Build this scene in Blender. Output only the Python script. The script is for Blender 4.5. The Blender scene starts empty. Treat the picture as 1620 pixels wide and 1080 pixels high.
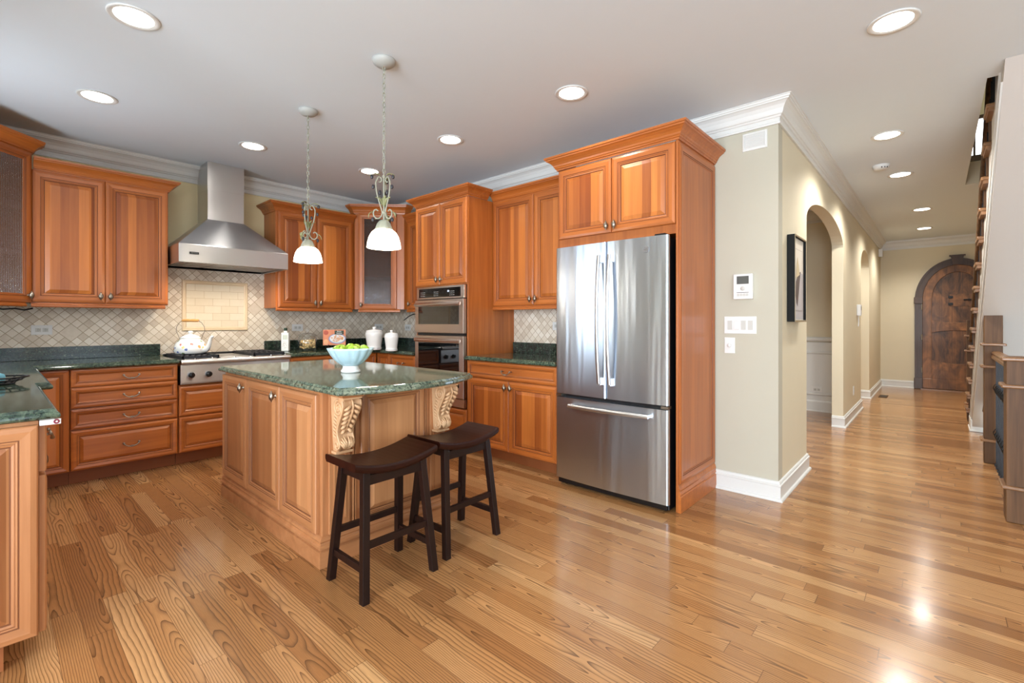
import bpy, math, random
from mathutils import Vector, Matrix
S = bpy.context.scene
COL = S.collection
PI = math.pi
random.seed(7)

# ------------------------------------------------------------------ camera
F_PX, Y0, EYE = 745.0, 509.0, 1.226
TH = math.atan2(673, 745)
cd = bpy.data.cameras.new('camera'); cam = bpy.data.objects.new('camera', cd); COL.objects.link(cam)
cd.sensor_fit = 'HORIZONTAL'; cd.sensor_width = 36.0
cd.lens = 36.0 * F_PX / 1620.0
cd.shift_y = (Y0 - 540.0) / 1620.0
cd.clip_start = 0.05; cd.clip_end = 100
cam.location = (0, 0, EYE); cam.rotation_euler = (PI/2, 0, TH - PI/2)
S.camera = cam

# ------------------------------------------------------------------ world, exposure
w = bpy.data.worlds.new('sky'); S.world = w; w.use_nodes = True
bg = w.node_tree.nodes['Background']
bg.inputs[0].default_value = (0.72, 0.86, 1.0, 1); bg.inputs[1].default_value = 2.2
S.view_settings.view_transform = 'Standard'; S.view_settings.look = 'None'
S.view_settings.gamma = 1.0; S.view_settings.use_curve_mapping = False
S.view_settings.exposure = 0.27
S.cycles.use_denoising = True
S.cycles.max_bounces = 8; S.cycles.diffuse_bounces = 5; S.cycles.glossy_bounces = 4
S.cycles.transmission_bounces = 8; S.cycles.transparent_max_bounces = 8
S.cycles.caustics_reflective = False; S.cycles.caustics_refractive = False
S.cycles.sample_clamp_indirect = 6.0

WARM = (1.0, 0.86, 0.68); CAN = (1.0, 0.95, 0.88); DAY = (0.80, 0.90, 1.0)
def light(name, kind, loc, energy, color, rot=(0, 0, 0), parent=None, **kw):
    d = bpy.data.lights.new(name, kind); d.energy = energy; d.color = color
    for k, v in kw.items(): setattr(d, k, v)
    o = bpy.data.objects.new(name, d); COL.objects.link(o); o.location = loc; o.rotation_euler = rot
    if parent: o.parent = parent
    return o
# daylight entering through the windows behind and beside the camera
DAYLIGHT = [((-2.35, -4.45, 1.40), (PI/2, 0, 0), 1.5, 1.9, 5), ((-0.35, -4.45, 1.40), (PI/2, 0, 0), 1.5, 1.9, 5),
            ((1.65, -4.45, 1.40), (PI/2, 0, 0), 1.5, 1.9, 5),
            ((-3.45, 0.60, 1.30), (0, -PI/2-0.36, 0), 2.0, 1.4, 170), ((-3.45, -1.15, 1.30), (0, -PI/2-0.36, 0), 2.0, 1.5, 170), ((-3.45, -3.25, 1.30), (0, -PI/2-0.36, 0), 2.0, 1.7, 140),
            ((-0.54, 4.10, 1.62), (0, -PI/2-0.4, 0), 0.95, 0.65, 18)]
for i, (l, r, a, b, e) in enumerate(DAYLIGHT):
    light('daylight', 'AREA', l, e, DAY, r, shape='RECTANGLE', size=a, size_y=b)

# ------------------------------------------------------------------ mesh helpers
class MB:
    def __init__(s): s.v = []; s.f = []; s.m = []; s.s = []; s.xf = None
    def add(s, vs, fs, m=0, smooth=False):
        n = len(s.v)
        for p in vs:
            p = Vector(p)
            s.v.append(s.xf @ p if s.xf else p)
        for f in fs:
            s.f.append([n + i for i in f]); s.m.append(m); s.s.append(smooth)
    def box(s, x0, x1, y0, y1, z0, z1, m=0):
        s.add([(x0,y0,z0),(x1,y0,z0),(x1,y1,z0),(x0,y1,z0),(x0,y0,z1),(x1,y0,z1),(x1,y1,z1),(x0,y1,z1)],
              [(0,3,2,1),(4,5,6,7),(0,1,5,4),(1,2,6,5),(2,3,7,6),(3,0,4,7)], m)
    def loft(s, loops, m=0, smooth=False, cap0=True, cap1=True, wrap=False):
        n = len(loops[0]); vs = [p for l in loops for p in l]; fs = []
        k = len(loops)
        for a in range(k if wrap else k - 1):
            b = (a + 1) % k
            for i in range(n):
                j = (i + 1) % n
                fs.append((a*n+i, a*n+j, b*n+j, b*n+i))
        s.add(vs, fs, m, smooth)
        if not wrap:
            if cap0: s.add(loops[0], [tuple(range(n))[::-1]], m)
            if cap1: s.add(loops[-1], [tuple(range(n))], m)
    def prism(s, poly, z0, z1, m=0):
        s.loft([[(x, y, z0) for x, y in poly], [(x, y, z1) for x, y in poly]], m)
    def prism_y(s, poly, y0, y1, m=0):          # poly in (x, z)
        s.loft([[(x, y1, z) for x, z in poly], [(x, y0, z) for x, z in poly]], m)
    def lathe(s, prof, c=(0, 0, 0), n=24, m=0, smooth=True, cap=True, flute=None):
        loops = []
        for r, z in prof:
            l = []
            for i in range(n):
                a = 2*PI*i/n; rr = r if not flute else r*flute(a, z)
                l.append((c[0]+rr*math.cos(a), c[1]+rr*math.sin(a), c[2]+z))
            loops.append(l)
        s.loft(loops, m, smooth, cap, cap)
    def tube(s, pts, r, n=8, m=0, closed=False, smooth=True, sq=(1, 1)):
        pts = [Vector(p) for p in pts]; k = len(pts)
        rs = r if isinstance(r, (list, tuple)) else [r]*k
        loops = []; ref = None
        for i in range(k):
            a = pts[(i-1) % k] if closed or i > 0 else pts[i]
            b = pts[(i+1) % k] if closed or i < k-1 else pts[i]
            t = (b - a).normalized()
            if ref is None:
                ref = Vector((0, 0, 1)) if abs(t.z) < 0.9 else Vector((1, 0, 0))
            u = (ref - t*ref.dot(t)).normalized(); ref = u; v = t.cross(u)
            loops.append([pts[i] + (u*math.cos(2*PI*j/n)*sq[0] + v*math.sin(2*PI*j/n)*sq[1])*rs[i] for j in range(n)])
        s.loft(loops, m, smooth, wrap=closed)
    def bar(s, a, b, wx, wy, m=0):              # rectangular bar from a to b, horizontal cut ends
        a, b = Vector(a), Vector(b)
        q = [(-wx/2, -wy/2), (wx/2, -wy/2), (wx/2, wy/2), (-wx/2, wy/2)]
        s.loft([[a + Vector((x, y, 0)) for x, y in q], [b + Vector((x, y, 0)) for x, y in q]], m)
    def ball(s, c, r, m=0, n=12, sq=(1, 1, 1)):
        loops = []
        k = max(5, n//2)
        for i in range(1, k):
            a = PI*i/k
            loops.append([(c[0]+sq[0]*r*math.sin(a)*math.cos(2*PI*j/n), c[1]+sq[1]*r*math.sin(a)*math.sin(2*PI*j/n), c[2]-sq[2]*r*math.cos(a)) for j in range(n)])
        s.loft(loops, m, True)
    def sweep(s, path, prof, closed=False, m=0, caps=True):
        """prof (outward, z) swept along a plan path; outward = to the right of the travel direction, mitred."""
        k = len(path); P = [Vector((p[0], p[1])) for p in path]; loops = []
        for i in range(k):
            if closed or 0 < i < k-1:
                d1 = (P[i]-P[i-1]).normalized(); d2 = (P[(i+1) % k]-P[i]).normalized()
            elif i == 0: d1 = d2 = (P[1]-P[0]).normalized()
            else: d1 = d2 = (P[-1]-P[-2]).normalized()
            n1 = Vector((d1.y, -d1.x)); n2 = Vector((d2.y, -d2.x))
            b = n1 + n2; b = b / max(0.05, b.dot(n1))
            loops.append([(P[i].x + b.x*o, P[i].y + b.y*o, z) for o, z in prof])
        n = len(prof)
        vs = [p for l in loops for p in l]; fs = []
        for a in range(k if closed else k-1):
            c = (a+1) % k
            for i in range(n):
                j = (i+1) % n
                fs.append((a*n+j, a*n+i, c*n+i, c*n+j))
        s.add(vs, fs, m)
        if caps and not closed:
            s.add(loops[0], [tuple(range(n))], m); s.add(loops[-1], [tuple(range(n))[::-1]], m)
    def slab(s, poly, rings, m=0):
        """poly counter-clockwise; rings (inset, z) from the bottom up"""
        loops = [[(x, y, z) for x, y in offset(poly, d)] for d, z in rings]
        s.loft(loops, m)
    def panel(s, x0, x1, z0, z1, y, prof, back=0.02, ms=(0, 1, 2, 3)):
        """rectangular front facing -y; prof: (inset, depth from y, kind) kind f frame, g groove, c centre"""
        L = []
        for d, dy, k in prof:
            L.append([(x0+d, y+dy, z0+d), (x1-d, y+dy, z0+d), (x1-d, y+dy, z1-d), (x0+d, y+dy, z1-d)])
        for a in range(len(L)-1):
            k = prof[a+1][2]
            for i in range(4):
                j = (i+1) % 4
                mm = ms[3] if k == 'g' else ms[2] if k == 'c' else (ms[1] if i in (0, 2) else ms[0])
                s.add([L[a][i], L[a][j], L[a+1][j], L[a+1][i]], [(0, 1, 2, 3)], mm)
        s.add(L[-1], [(0, 1, 2, 3)], ms[2])
        B = [(x0, y+back, z0), (x1, y+back, z0), (x1, y+back, z1), (x0, y+back, z1)]
        for i in range(4):
            j = (i+1) % 4
            s.add([B[i], B[j], L[0][j], L[0][i]], [(0, 1, 2, 3)], ms[0])
        s.add(B, [(3, 2, 1, 0)], ms[0])
    def build(s, name, mats, parent=None, loc=(0, 0, 0), rz=0, bevel=0, label=None, stuff=False, seg=2, autosmooth=False):
        me = bpy.data.meshes.new(name)
        me.from_pydata([tuple(p) for p in s.v], [], s.f)
        if not isinstance(mats, (list, tuple)): mats = [mats]
        for m in mats: me.materials.append(m)
        for p, mi, sm in zip(me.polygons, s.m, s.s):
            p.material_index = min(mi, len(mats)-1); p.use_smooth = sm
        me.validate(); me.update()
        o = bpy.data.objects.new(name, me); COL.objects.link(o)
        o.location = loc; o.rotation_euler = (0, 0, rz)
        if parent: o.parent = parent
        if bevel:
            b = o.modifiers.new('edge', 'BEVEL'); b.width = bevel; b.segments = seg; b.limit_method = 'ANGLE'; b.angle_limit = 0.6
        if label: o['label'] = label
        if stuff: o['kind'] = 'stuff'
        return o
def offset(poly, d):
    k = len(poly); out = []
    P = [Vector(p) for p in poly]
    for i in range(k):
        d1 = (P[i]-P[i-1]).normalized(); d2 = (P[(i+1) % k]-P[i]).normalized()
        n1 = Vector((-d1.y, d1.x)); n2 = Vector((-d2.y, d2.x)); b = n1+n2; b = b/max(0.05, b.dot(n1))
        out.append((P[i].x+b.x*d, P[i].y+b.y*d))
    return out
def tag(o, label, cat, group=None):
    o['label'] = label; o['category'] = cat
    if group: o['group'] = group
    return o
def thing(name, label, cat, loc=(0, 0, 0), rz=0, group=None):
    o = bpy.data.objects.new(name, None); COL.objects.link(o); o.empty_display_size = 0.05
    o.location = loc; o.rotation_euler = (0, 0, rz)
    return tag(o, label, cat, group)
def structure(o, label=None):
    o['kind'] = 'structure'
    if label: o['label'] = label
    return o
def copy_thing(root, loc, rz=0, label=None):
    def rec(o, par):
        c = o.copy(); COL.objects.link(c)
        if par: c.parent = par
        for ch in list(o.children): rec(ch, c)
        return c
    r = rec(root, None); r.location = loc; r.rotation_euler = (0, 0, rz)
    if label: r['label'] = label
    return r
def text_mesh(txt, size, name, mat, parent, loc, rot, depth=0.0006):
    cu = bpy.data.curves.new(name, 'FONT'); cu.body = txt; cu.size = size; cu.extrude = depth
    cu.align_x = 'CENTER'; cu.align_y = 'CENTER'; cu.resolution_u = 2
    t = bpy.data.objects.new('tmp', cu); COL.objects.link(t)
    dg = bpy.context.evaluated_depsgraph_get()
    me = bpy.data.meshes.new_from_object(t.evaluated_get(dg)); bpy.data.objects.remove(t)
    me.materials.clear(); me.materials.append(mat)
    o = bpy.data.objects.new(name, me); COL.objects.link(o); o.location = loc; o.rotation_euler = rot
    if parent: o.parent = parent
    return o

# ------------------------------------------------------------------ material helpers
class NT:
    def __init__(s, name):
        s.mat = bpy.data.materials.new(name); s.mat.use_nodes = True; s.t = s.mat.node_tree
        s.b = s.t.nodes['Principled BSDF']
    def n(s, kind, **kw):
        x = s.t.nodes.new(kind)
        for k, v in kw.items(): setattr(x, k, v)
        return x
    def lk(s, a, b): s.t.links.new(a, b)
    def val(s, inp, v):
        if isinstance(v, bpy.types.NodeSocket): s.lk(v, inp)
        elif v is not None: inp.default_value = v
    def m(s, op, a, b=None, c=None):
        x = s.n('ShaderNodeMath', operation=op)
        for i, v in enumerate((a, b, c)):
            if v is not None: s.val(x.inputs[i], v)
        return x.outputs[0]
    def obj(s): return s.n('ShaderNodeTexCoord').outputs['Object']
    def rnd(s): return s.n('ShaderNodeObjectInfo').outputs['Random']
    def sep(s, v):
        x = s.n('ShaderNodeSeparateXYZ'); s.lk(v, x.inputs[0]); return x.outputs
    def comb(s, x, y, z):
        c = s.n('ShaderNodeCombineXYZ')
        for i, v in enumerate((x, y, z)): s.val(c.inputs[i], v)
        return c.outputs[0]
    def noise(s, vec, scale=1, detail=4, rough=0.5, dist=0):
        x = s.n('ShaderNodeTexNoise'); s.val(x.inputs['Vector'], vec)
        x.inputs['Scale'].default_value = scale; x.inputs['Detail'].default_value = detail
        x.inputs['Roughness'].default_value = rough; x.inputs['Distortion'].default_value = dist
        return x.outputs['Fac']
    def white(s, vec):
        x = s.n('ShaderNodeTexWhiteNoise', noise_dimensions='3D'); s.val(x.inputs['Vector'], vec); return x.outputs['Value']
    def ramp(s, fac, stops, interp='LINEAR'):
        x = s.n('ShaderNodeValToRGB'); s.lk(fac, x.inputs[0]); e = x.color_ramp; e.interpolation = interp
        while len(e.elements) < len(stops): e.elements.new(0.5)
        for el, (p, c) in zip(e.elements, stops):
            el.position = p; el.color = (*c, 1) if len(c) == 3 else c
        return x.outputs[0]
    def mix(s, fac, a, b, mode='MIX'):
        x = s.n('ShaderNodeMix', data_type='RGBA', blend_type=mode)
        s.val(x.inputs[0], fac)
        for i, v in ((6, a), (7, b)):
            if isinstance(v, tuple): v = (*v, 1) if len(v) == 3 else v
            s.val(x.inputs[i], v)
        return x.outputs[2]
    def bump(s, h, strength=0.2, dist=0.002):
        x = s.n('ShaderNodeBump'); s.lk(h, x.inputs['Height'])
        x.inputs['Strength'].default_value = strength; x.inputs['Distance'].default_value = dist
        s.lk(x.outputs[0], s.b.inputs['Normal']); return x
    def set(s, color=None, rough=None, metal=None, coat=None, spec=None):
        if isinstance(color, tuple): color = (*color, 1) if len(color) == 3 else color
        s.val(s.b.inputs['Base Color'], color); s.val(s.b.inputs['Roughness'], rough); s.val(s.b.inputs['Metallic'], metal)
        if coat is not None: s.b.inputs['Coat Weight'].default_value = coat; s.b.inputs['Coat Roughness'].default_value = 0.12
        if spec is not None: s.b.inputs['Specular IOR Level'].default_value = spec
        return s.mat
def lin(r, g, b):
    f = lambda c: c/12.92 if c <= 0.04045 else ((c+0.055)/1.055)**2.4
    return (f(r/255), f(g/255), f(b/255))
def plain(name, rgb, rough=0.5, metal=0.0, vary=0.04, coat=None, spec=None):
    t = NT(name); c = lin(*rgb)
    n = t.noise(t.obj(), 9, 3)
    col = t.mix(n, tuple(x*(1-vary) for x in c), tuple(min(1, x*(1+vary)) for x in c))
    return t.set(col, rough, metal, coat, spec)
def emit(name, rgb, strength):
    t = NT(name); t.set((1, 1, 1), 0.4)
    t.b.inputs['Emission Color'].default_value = (*rgb, 1); t.b.inputs['Emission Strength'].default_value = strength
    return t.mat
def wood(name, light_c, dark_c, axis='z', stripes=0.0, rough=0.36, coat=0.15, fine=1.0, knots=False, spec=0.5):
    t = NT(name); r = t.rnd(); P = t.sep(t.obj())
    o = t.m('MULTIPLY', r, 17.0)
    x = t.m('ADD', P[0], o); y = t.m('ADD', P[1], o); z = t.m('ADD', P[2], o)
    across = 34.0*fine; along = 1.5*fine
    sc = {'z': (across, across, along), 'x': (along, across, across), 'y': (across, along, across)}[axis]
    v = t.comb(t.m('MULTIPLY', x, sc[0]), t.m('MULTIPLY', y, sc[1]), t.m('MULTIPLY', z, sc[2]))
    g = t.noise(v, 1.0, 5, 0.6, 0.6)
    sc2 = tuple(c*0.22 for c in sc)
    v2 = t.comb(t.m('MULTIPLY', x, sc2[0]), t.m('MULTIPLY', y, sc2[1]), t.m('MULTIPLY', z, sc2[2]))
    g2 = t.noise(v2, 1.0, 3, 0.5, 1.2)
    fac = t.m('ADD', t.m('MULTIPLY', g, 0.45), t.m('MULTIPLY', g2, 0.55))
    if stripes:
        u = t.m('ADD', P[0], P[1])
        jit = t.noise(t.comb(t.m('MULTIPLY', t.m('ADD', u, o), 7.0), 0.0, 0.0), 1.0, 1)
        k = t.m('FLOOR', t.m('ADD', t.m('MULTIPLY', u, 15.0), t.m('MULTIPLY', jit, 2.2)))
        wn = t.white(t.comb(k, o, 3.0))
        fac = t.m('ADD', t.m('MULTIPLY', fac, 1-stripes), t.m('MULTIPLY', wn, stripes))
    if knots:
        kn = t.noise(t.comb(t.m('MULTIPLY', x, 5.0), t.m('MULTIPLY', y, 5.0), t.m('MULTIPLY', z, 2.2)), 1.0, 4, 0.6, 1.5)
        fac = t.m('ADD', t.m('MULTIPLY', fac, 0.35), t.m('MULTIPLY', kn, 0.65))
    tone = t.m('ADD', fac, t.m('MULTIPLY', t.m('SUBTRACT', r, 0.5), 0.10))
    lo, hi = (0.36, 0.64) if knots else (0.28, 0.74)
    col = t.ramp(tone, [(lo, dark_c), (0.52, tuple((a+b)/2 for a, b in zip(light_c, dark_c))), (hi, light_c)])
    t.bump(g, 0.05, 0.001)
    return t.set(col, rough, 0.0, coat, spec)
M = {}
CL, CD_ = lin(196, 114, 50), lin(144, 74, 28)
M['wv'] = wood('cherry_upright', CL, CD_, 'z')
M['wh'] = wood('cherry_level', CL, CD_, 'x')
M['wy'] = wood('cherry_level_return', CL, CD_, 'y')
M['wp'] = wood('cherry_panel', lin(206, 124, 56), lin(136, 68, 27), 'z', stripes=0.42)
M['wph'] = wood('cherry_panel_level', lin(198, 116, 52), lin(142, 74, 28), 'x')
M['groove'] = plain('cherry_glaze', (104, 52, 24), 0.5)
M['toe'] = plain('cherry_toe', (150, 88, 48), 0.5)
M['carve'] = plain('carved_cream', (206, 164, 122), 0.5, vary=0.14)
M['inside'] = plain('cabinet_inside', (140, 100, 68), 0.6)
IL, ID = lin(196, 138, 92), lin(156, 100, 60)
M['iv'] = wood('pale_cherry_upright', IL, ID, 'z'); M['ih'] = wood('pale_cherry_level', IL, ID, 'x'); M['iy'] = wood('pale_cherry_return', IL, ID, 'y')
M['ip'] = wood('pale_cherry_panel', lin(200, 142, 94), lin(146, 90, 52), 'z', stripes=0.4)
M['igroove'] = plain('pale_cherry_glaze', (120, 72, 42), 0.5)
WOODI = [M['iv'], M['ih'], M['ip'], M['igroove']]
WOOD3 = [M['wv'], M['wh'], M['wp'], M['groove']]
M['dark'] = wood('espresso', lin(38, 18, 13), lin(20, 10, 8), 'z', rough=0.40, coat=0.0, spec=0.28)
M['darkseat'] = wood('espresso_seat', lin(50, 18, 10), lin(28, 10, 6), 'x', rough=0.36, coat=0.0, spec=0.22)
M['oakd'] = wood('newel_oak', lin(122, 88, 58), lin(54, 35, 23), 'z', rough=0.5, fine=1.3, coat=0.0, spec=0.25)
M['oakr'] = wood('rail_oak', lin(156, 112, 72), lin(108, 74, 44), 'x', rough=0.35, fine=1.4)
M['alder'] = wood('alder_door', lin(148, 98, 56), lin(52, 30, 15), 'z', rough=0.5, knots=True, coat=0.05)
M['alderd'] = wood('alder_casing', lin(82, 56, 36), lin(42, 27, 18), 'z', rough=0.45, coat=0.05)
M['wall'] = plain('wall_paint', (214, 204, 178), 0.62, vary=0.015)
M['wallp'] = plain('wall_paint_pale', (184, 180, 163), 0.62, vary=0.015)
M['wallb'] = plain('wall_paint_kitchen', (230, 214, 170), 0.62, vary=0.015)
M['ceil'] = plain('ceiling_paint', (219, 228, 235), 0.8, vary=0.01)
M['soffit'] = plain('soffit_paint', (196, 190, 184), 0.7, vary=0.01)
M['white'] = plain('white_trim', (216, 217, 214), 0.38, vary=0.01)
M['plastic'] = plain('white_plastic', (222, 222, 220), 0.35, vary=0.01)
M['plasticg'] = plain('pale_plastic', (196, 196, 190), 0.4, vary=0.01)
M['black'] = plain('black_enamel', (16, 16, 18), 0.3)
M['matte'] = plain('black_matte', (20, 20, 20), 0.7, spec=0.2)
M['iron'] = plain('black_iron', (26, 26, 28), 0.4, metal=0.4)
M['castiron'] = plain('cast_iron', (44, 46, 50), 0.45, metal=0.3)
M['pewter'] = plain('pewter', (150, 140, 126), 0.34, metal=1.0, vary=0.2)
M['chrome'] = plain('chrome', (210, 210, 210), 0.12, metal=1.0)
M['bglass'] = plain('black_glass', (10, 10, 11), 0.03, spec=0.8)
def steel(name, rgb, rough, wav=0.10, aniso=0.75):
    t = NT(name); P = t.sep(t.obj())
    n = t.noise(t.comb(t.m('MULTIPLY', P[0], 9.0), t.m('MULTIPLY', P[1], 9.0), t.m('MULTIPLY', P[2], 0.7)), 1.0, 2, 0.4)
    t.bump(n, wav, 0.02)
    tg = t.n('ShaderNodeTangent', direction_type='RADIAL', axis='Z'); t.lk(tg.outputs[0], t.b.inputs['Tangent'])
    t.b.inputs['Anisotropic'].default_value = aniso; t.b.inputs['Anisotropic Rotation'].default_value = 0.25
    return t.set(lin(*rgb), rough, 1.0)
M['steel'] = steel('stainless', (202, 202, 203), 0.34)
M['steelf'] = steel('stainless_fridge', (192, 202, 214), 0.28, 0.30)
M['steelw'] = steel('stainless_oven', (212, 200, 190), 0.30, 0.06)
def glass_mat(name, tint=(1, 1, 1), reed=False):
    t = NT(name); nt = t.t; nt.nodes.remove(t.b); out = [n for n in nt.nodes if n.type == 'OUTPUT_MATERIAL'][0]
    tr = t.n('ShaderNodeBsdfTransparent'); tr.inputs[0].default_value = (*tint, 1)
    gl = t.n('ShaderNodeBsdfGlossy'); gl.inputs['Roughness'].default_value = 0.12 if reed else 0.02
    fr = t.n('ShaderNodeLayerWeight'); fac = t.m('ADD', 0.07, t.m('MULTIPLY', t.m('POWER', fr.outputs['Facing'], 3.0), 0.75))
    if reed:
        P = t.sep(t.obj()); h = t.m('ABSOLUTE', t.m('SINE', t.m('MULTIPLY', P[0], PI/0.0125)))
        bp = t.n('ShaderNodeBump'); t.lk(h, bp.inputs['Height']); bp.inputs['Strength'].default_value = 1.0; bp.inputs['Distance'].default_value = 0.006
        t.lk(bp.outputs[0], gl.inputs['Normal']); t.lk(bp.outputs[0], fr.inputs['Normal'])
        rf = t.n('ShaderNodeBsdfRefraction'); rf.inputs['Roughness'].default_value = 0.12; rf.inputs['IOR'].default_value = 1.12; t.lk(bp.outputs[0], rf.inputs['Normal'])
        rf.inputs[0].default_value = (*tint, 1)
        m2 = t.n('ShaderNodeMixShader'); m2.inputs[0].default_value = 0.5; t.lk(tr.outputs[0], m2.inputs[1]); t.lk(rf.outputs[0], m2.inputs[2]); base = m2.outputs[0]
        fac = t.m('MINIMUM', t.m('ADD', t.m('MULTIPLY', fac, 1.3), 0.06), 1.0)
    else: base = tr.outputs[0]
    mx = t.n('ShaderNodeMixShader'); t.lk(fac, mx.inputs[0]); t.lk(base, mx.inputs[1]); t.lk(gl.outputs[0], mx.inputs[2]); t.lk(mx.outputs[0], out.inputs[0])
    return t.mat
M['reed'] = glass_mat('reeded_glass', (0.86, 0.88, 0.90), True)
M['glass'] = glass_mat('clear_glass', (0.97, 0.98, 0.98))
def floor_mat():
    t = NT('oak_planks'); P = t.sep(t.obj())
    W = 0.083
    xs = t.m('DIVIDE', P[0], W); xi = t.m('FLOOR', xs); xf = t.m('SUBTRACT', xs, xi)
    r1 = t.white(t.comb(xi, 1.5, 0.5)); r2 = t.white(t.comb(xi, 7.5, 2.5))
    L = t.m('ADD', 0.75, t.m('MULTIPLY', r2, 0.7))
    ys = t.m('DIVIDE', t.m('ADD', P[1], t.m('MULTIPLY', r1, 9.0)), L); yi = t.m('FLOOR', ys); yf = t.m('SUBTRACT', ys, yi)
    b1 = t.white(t.comb(xi, yi, 1.0)); b2 = t.white(t.comb(xi, yi, 5.0)); b3 = t.white(t.comb(xi, yi, 9.0))
    off = t.m('MULTIPLY', b1, 40.0)
    u = t.m('MULTIPLY', t.m('SUBTRACT', xf, t.m('ADD', -0.2, t.m('MULTIPLY', b2, 1.4))), W)
    yv = t.m('ADD', P[1], off)
    dn = t.noise(t.comb(t.m('MULTIPLY', P[0], 9.0), t.m('MULTIPLY', yv, 3.0), off), 1.0, 3, 0.55)
    dn2 = t.noise(t.comb(t.m('MULTIPLY', P[0], 4.0), t.m('MULTIPLY', yv, 1.3), off), 1.0, 2, 0.5)
    slope = t.m('MULTIPLY', t.m('SUBTRACT', b3, 0.5), 0.10)
    wv = t.m('ADD', t.m('MULTIPLY', t.m('SUBTRACT', yf, 0.5), slope), t.m('MULTIPLY', t.m('SUBTRACT', dn2, 0.5), 0.16))
    rr = t.m('SQRT', t.m('ADD', t.m('MULTIPLY', u, u), t.m('ADD', t.m('MULTIPLY', wv, wv), 0.00004)))
    ph = t.m('ADD', t.m('MULTIPLY', rr, t.m('ADD', 60.0, t.m('MULTIPLY', b2, 75.0))), t.m('MULTIPLY', dn, 1.6))
    fr = t.m('FRACT', ph)
    ring = t.m('POWER', fr, 3.6)
    pores = t.noise(t.comb(t.m('MULTIPLY', P[0], 420.0), t.m('MULTIPLY', yv, 16.0), 0.0), 1.0, 2, 0.6)
    pm = t.m('MULTIPLY', t.m('SMOOTH_MIN', 1.0, t.m('MULTIPLY', t.m('SUBTRACT', 0.62, pores), 5.0), 0.1), 0.28)
    pm = t.m('MAXIMUM', pm, 0.0)
    grain = t.m('MINIMUM', t.m('ADD', t.m('MULTIPLY', ring, t.m('ADD', 0.60, t.m('MULTIPLY', pores, 0.6))), t.m('MULTIPLY', pm, 0.55)), 1.0)
    tone = t.ramp(b1, [(0.0, lin(152, 104, 62)), (0.25, lin(175, 125, 77)), (0.75, lin(190, 141, 92)), (1.0, lin(202, 156, 106))])
    col = t.mix(t.m('MULTIPLY', grain, 0.92), tone, lin(74, 46, 24))
    e1 = t.m('MINIMUM', xf, t.m('SUBTRACT', 1.0, xf)); e2 = t.m('MULTIPLY', t.m('MINIMUM', yf, t.m('SUBTRACT', 1.0, yf)), 10.0)
    e = t.m('MINIMUM', e1, e2)
    gap = t.m('LESS_THAN', e, 0.012)
    col = t.mix(t.m('MULTIPLY', gap, 0.6), col, lin(70, 42, 24))
    h = t.m('SUBTRACT', t.m('MULTIPLY', grain, -0.25), gap)
    t.bump(h, 0.06, 0.001)
    rg = t.m('ADD', 0.17, t.m('MULTIPLY', grain, 0.10))
    return t.set(col, rg, 0.0, 0.25)
M['floor'] = floor_mat()
def granite(name, a, b, c, rough=0.06):
    t = NT(name); o = t.obj()
    n1 = t.noise(o, 26, 5, 0.65, 0.8); n2 = t.noise(o, 70, 4, 0.7); n3 = t.noise(o, 6, 3, 0.5, 0.5)
    col = t.mix(t.ramp(n1, [(0.40, (0, 0, 0)), (0.62, (1, 1, 1))]), a, b)
    col = t.mix(t.ramp(n2, [(0.50, (0, 0, 0)), (0.60, (0.95, 0.95, 0.95))]), col, c)
    col = t.mix(t.ramp(n2, [(0.30, (0.8, 0.8, 0.8)), (0.40, (0, 0, 0))]), col, lin(150, 158, 134))
    col = t.mix(t.m('MULTIPLY', n3, 0.35), col, a)
    return t.set(col, rough, 0.0, None, 0.6)
M['granite'] = granite('green_granite_lit', lin(78, 94, 80), lin(136, 144, 122), lin(34, 44, 40))  # island copy of the stone, base lightened to carry ceiling and tile reflections
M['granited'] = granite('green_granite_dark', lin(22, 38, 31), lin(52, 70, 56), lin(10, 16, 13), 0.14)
M['graniteb'] = granite('green_granite_counter', lin(44, 62, 52), lin(92, 106, 86), lin(18, 28, 24), 0.07)
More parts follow.
